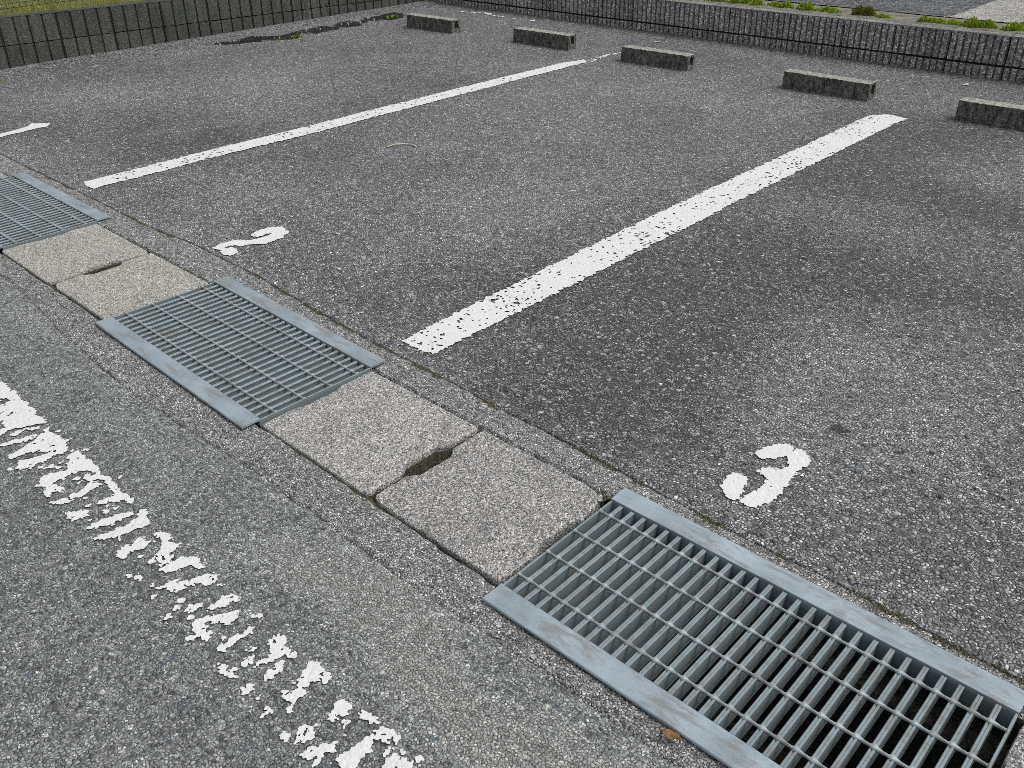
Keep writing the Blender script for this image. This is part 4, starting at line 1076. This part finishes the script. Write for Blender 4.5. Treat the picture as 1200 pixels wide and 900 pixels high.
moss_line('joint_moss', [(0.75, YC - 0.215), (1.76, YC - 0.215)], 'olive moss along the near edge of the nearest pair of covers', 45, gaps=0.35, dens=2200, zs=-0.012)
moss_line('joint_moss', [(-1.25, YC - 0.215), (-0.25, YC - 0.215)], 'olive moss along the near edge of the farther pair of covers', 46, gaps=0.5, dens=1600, zs=-0.010)
for k, xj in enumerate((1.269, -0.735)):
    m = MB(); m.box(xj - 0.034, xj + 0.034, YC - 0.09, YC + 0.09, -0.068, -0.016)
    o = m.build('joint_dirt', M['mud']); tag(o, ('dark dirt filling the hand slot between the nearest pair of covers', 'dark dirt filling the hand slot between the farther pair of covers')[k], 'dirt', kind='stuff')
    moss_line('joint_moss', [(xj, YC - 0.205), (xj, YC + 0.205)], ('moss in the cross joint of the nearest pair of covers', 'moss in the cross joint of the farther pair of covers')[k], 47 + k, gaps=0.1, dens=2600, zs=-0.016, width=0.022, cols=[(0.05, 0.05, 0.03), (0.08, 0.078, 0.05), (0.035, 0.035, 0.03)])

# a dry leaf, a curled stem and scraps
def curled_leaf(x, y, z, L, W, rot, label):
    n = 10; v = []; f = []
    for i in range(n + 1):
        t = i / n; w = W * math.sin(math.pi * min(1, t * 0.97 + 0.02)) ** 0.8
        for s in (-1, 0, 1):
            v.append(((t - 0.5) * L, s * w, 0.010 * (abs(s)) + 0.006 * math.sin(t * 3.1) + 0.003 * math.sin(9 * t)))
    for i in range(n):
        for s in range(2): f.append((i * 3 + s, i * 3 + s + 1, i * 3 + s + 4, i * 3 + s + 3))
    me = mesh('fallen_leaf', v, f, True); o = link('fallen_leaf', me, M['leaf'])
    md = o.modifiers.new('thick', 'SOLIDIFY'); md.thickness = 0.0006
    o.location = (x, y, z); o.rotation_euler = (0.15, 0.1, rot); tag(o, label, 'leaf')
curled_leaf(2.286, -0.306, 0.003, 0.042, 0.009, 0.35, 'small curled brown leaf beside the near flange of the nearest grating')
m = MB(); ar = [(-1.135, 1.845), (-1.14, 1.90), (-1.10, 1.95), (-1.05, 1.97), (-0.995, 1.945)]
ar = [np.array(a) for a in ar]; pr = None
for t in np.linspace(0, 3.999, 25):
    i = int(t); q = ar[i] * (1 - (t - i)) + ar[i + 1] * (t - i); cur = (q[0], q[1], float(h_lot(q[0], q[1])) + 0.006)
    if pr is not None: tube(m, pr, cur, 0.004, 6)
    pr = cur
tag(m.build('dry_stem', M['straw'], None, True), 'pale curved dry stem lying in the middle of bay 2', 'twig')
def scrap(x, y, L, W, rot, label):
    m = MB(); m.box(-L / 2, L / 2, -W / 2, W / 2, 0, 0.006, 0.002)
    for i, q in enumerate(m.v): m.v[i] = (q[0] + random.uniform(-0.003, 0.003), q[1] + random.uniform(-0.003, 0.003), q[2] + 0.004 * math.sin(q[0] * 60))
    o = m.build('litter_scrap', M['litter']); o.location = (x, y, float(h_lot(x, y)) + 0.003); o.rotation_euler = (0, 0, rot); tag(o, label, 'litter', 'white scraps on the asphalt')
scrap(0.775, 5.39, 0.035, 0.016, 0.6, 'small white scrap behind the last wheel stop by the rear wall')
scrap(-1.76, 5.34, 0.05, 0.02, 0.3, 'small white scrap behind the third wheel stop')
scrap(-4.62, 1.75, 0.03, 0.012, 0.9, 'white fragment on the gravel near the left wall')
scrap(-4.50, 1.35, 0.04, 0.012, 0.5, 'white fragment on the gravel at the left photo edge')
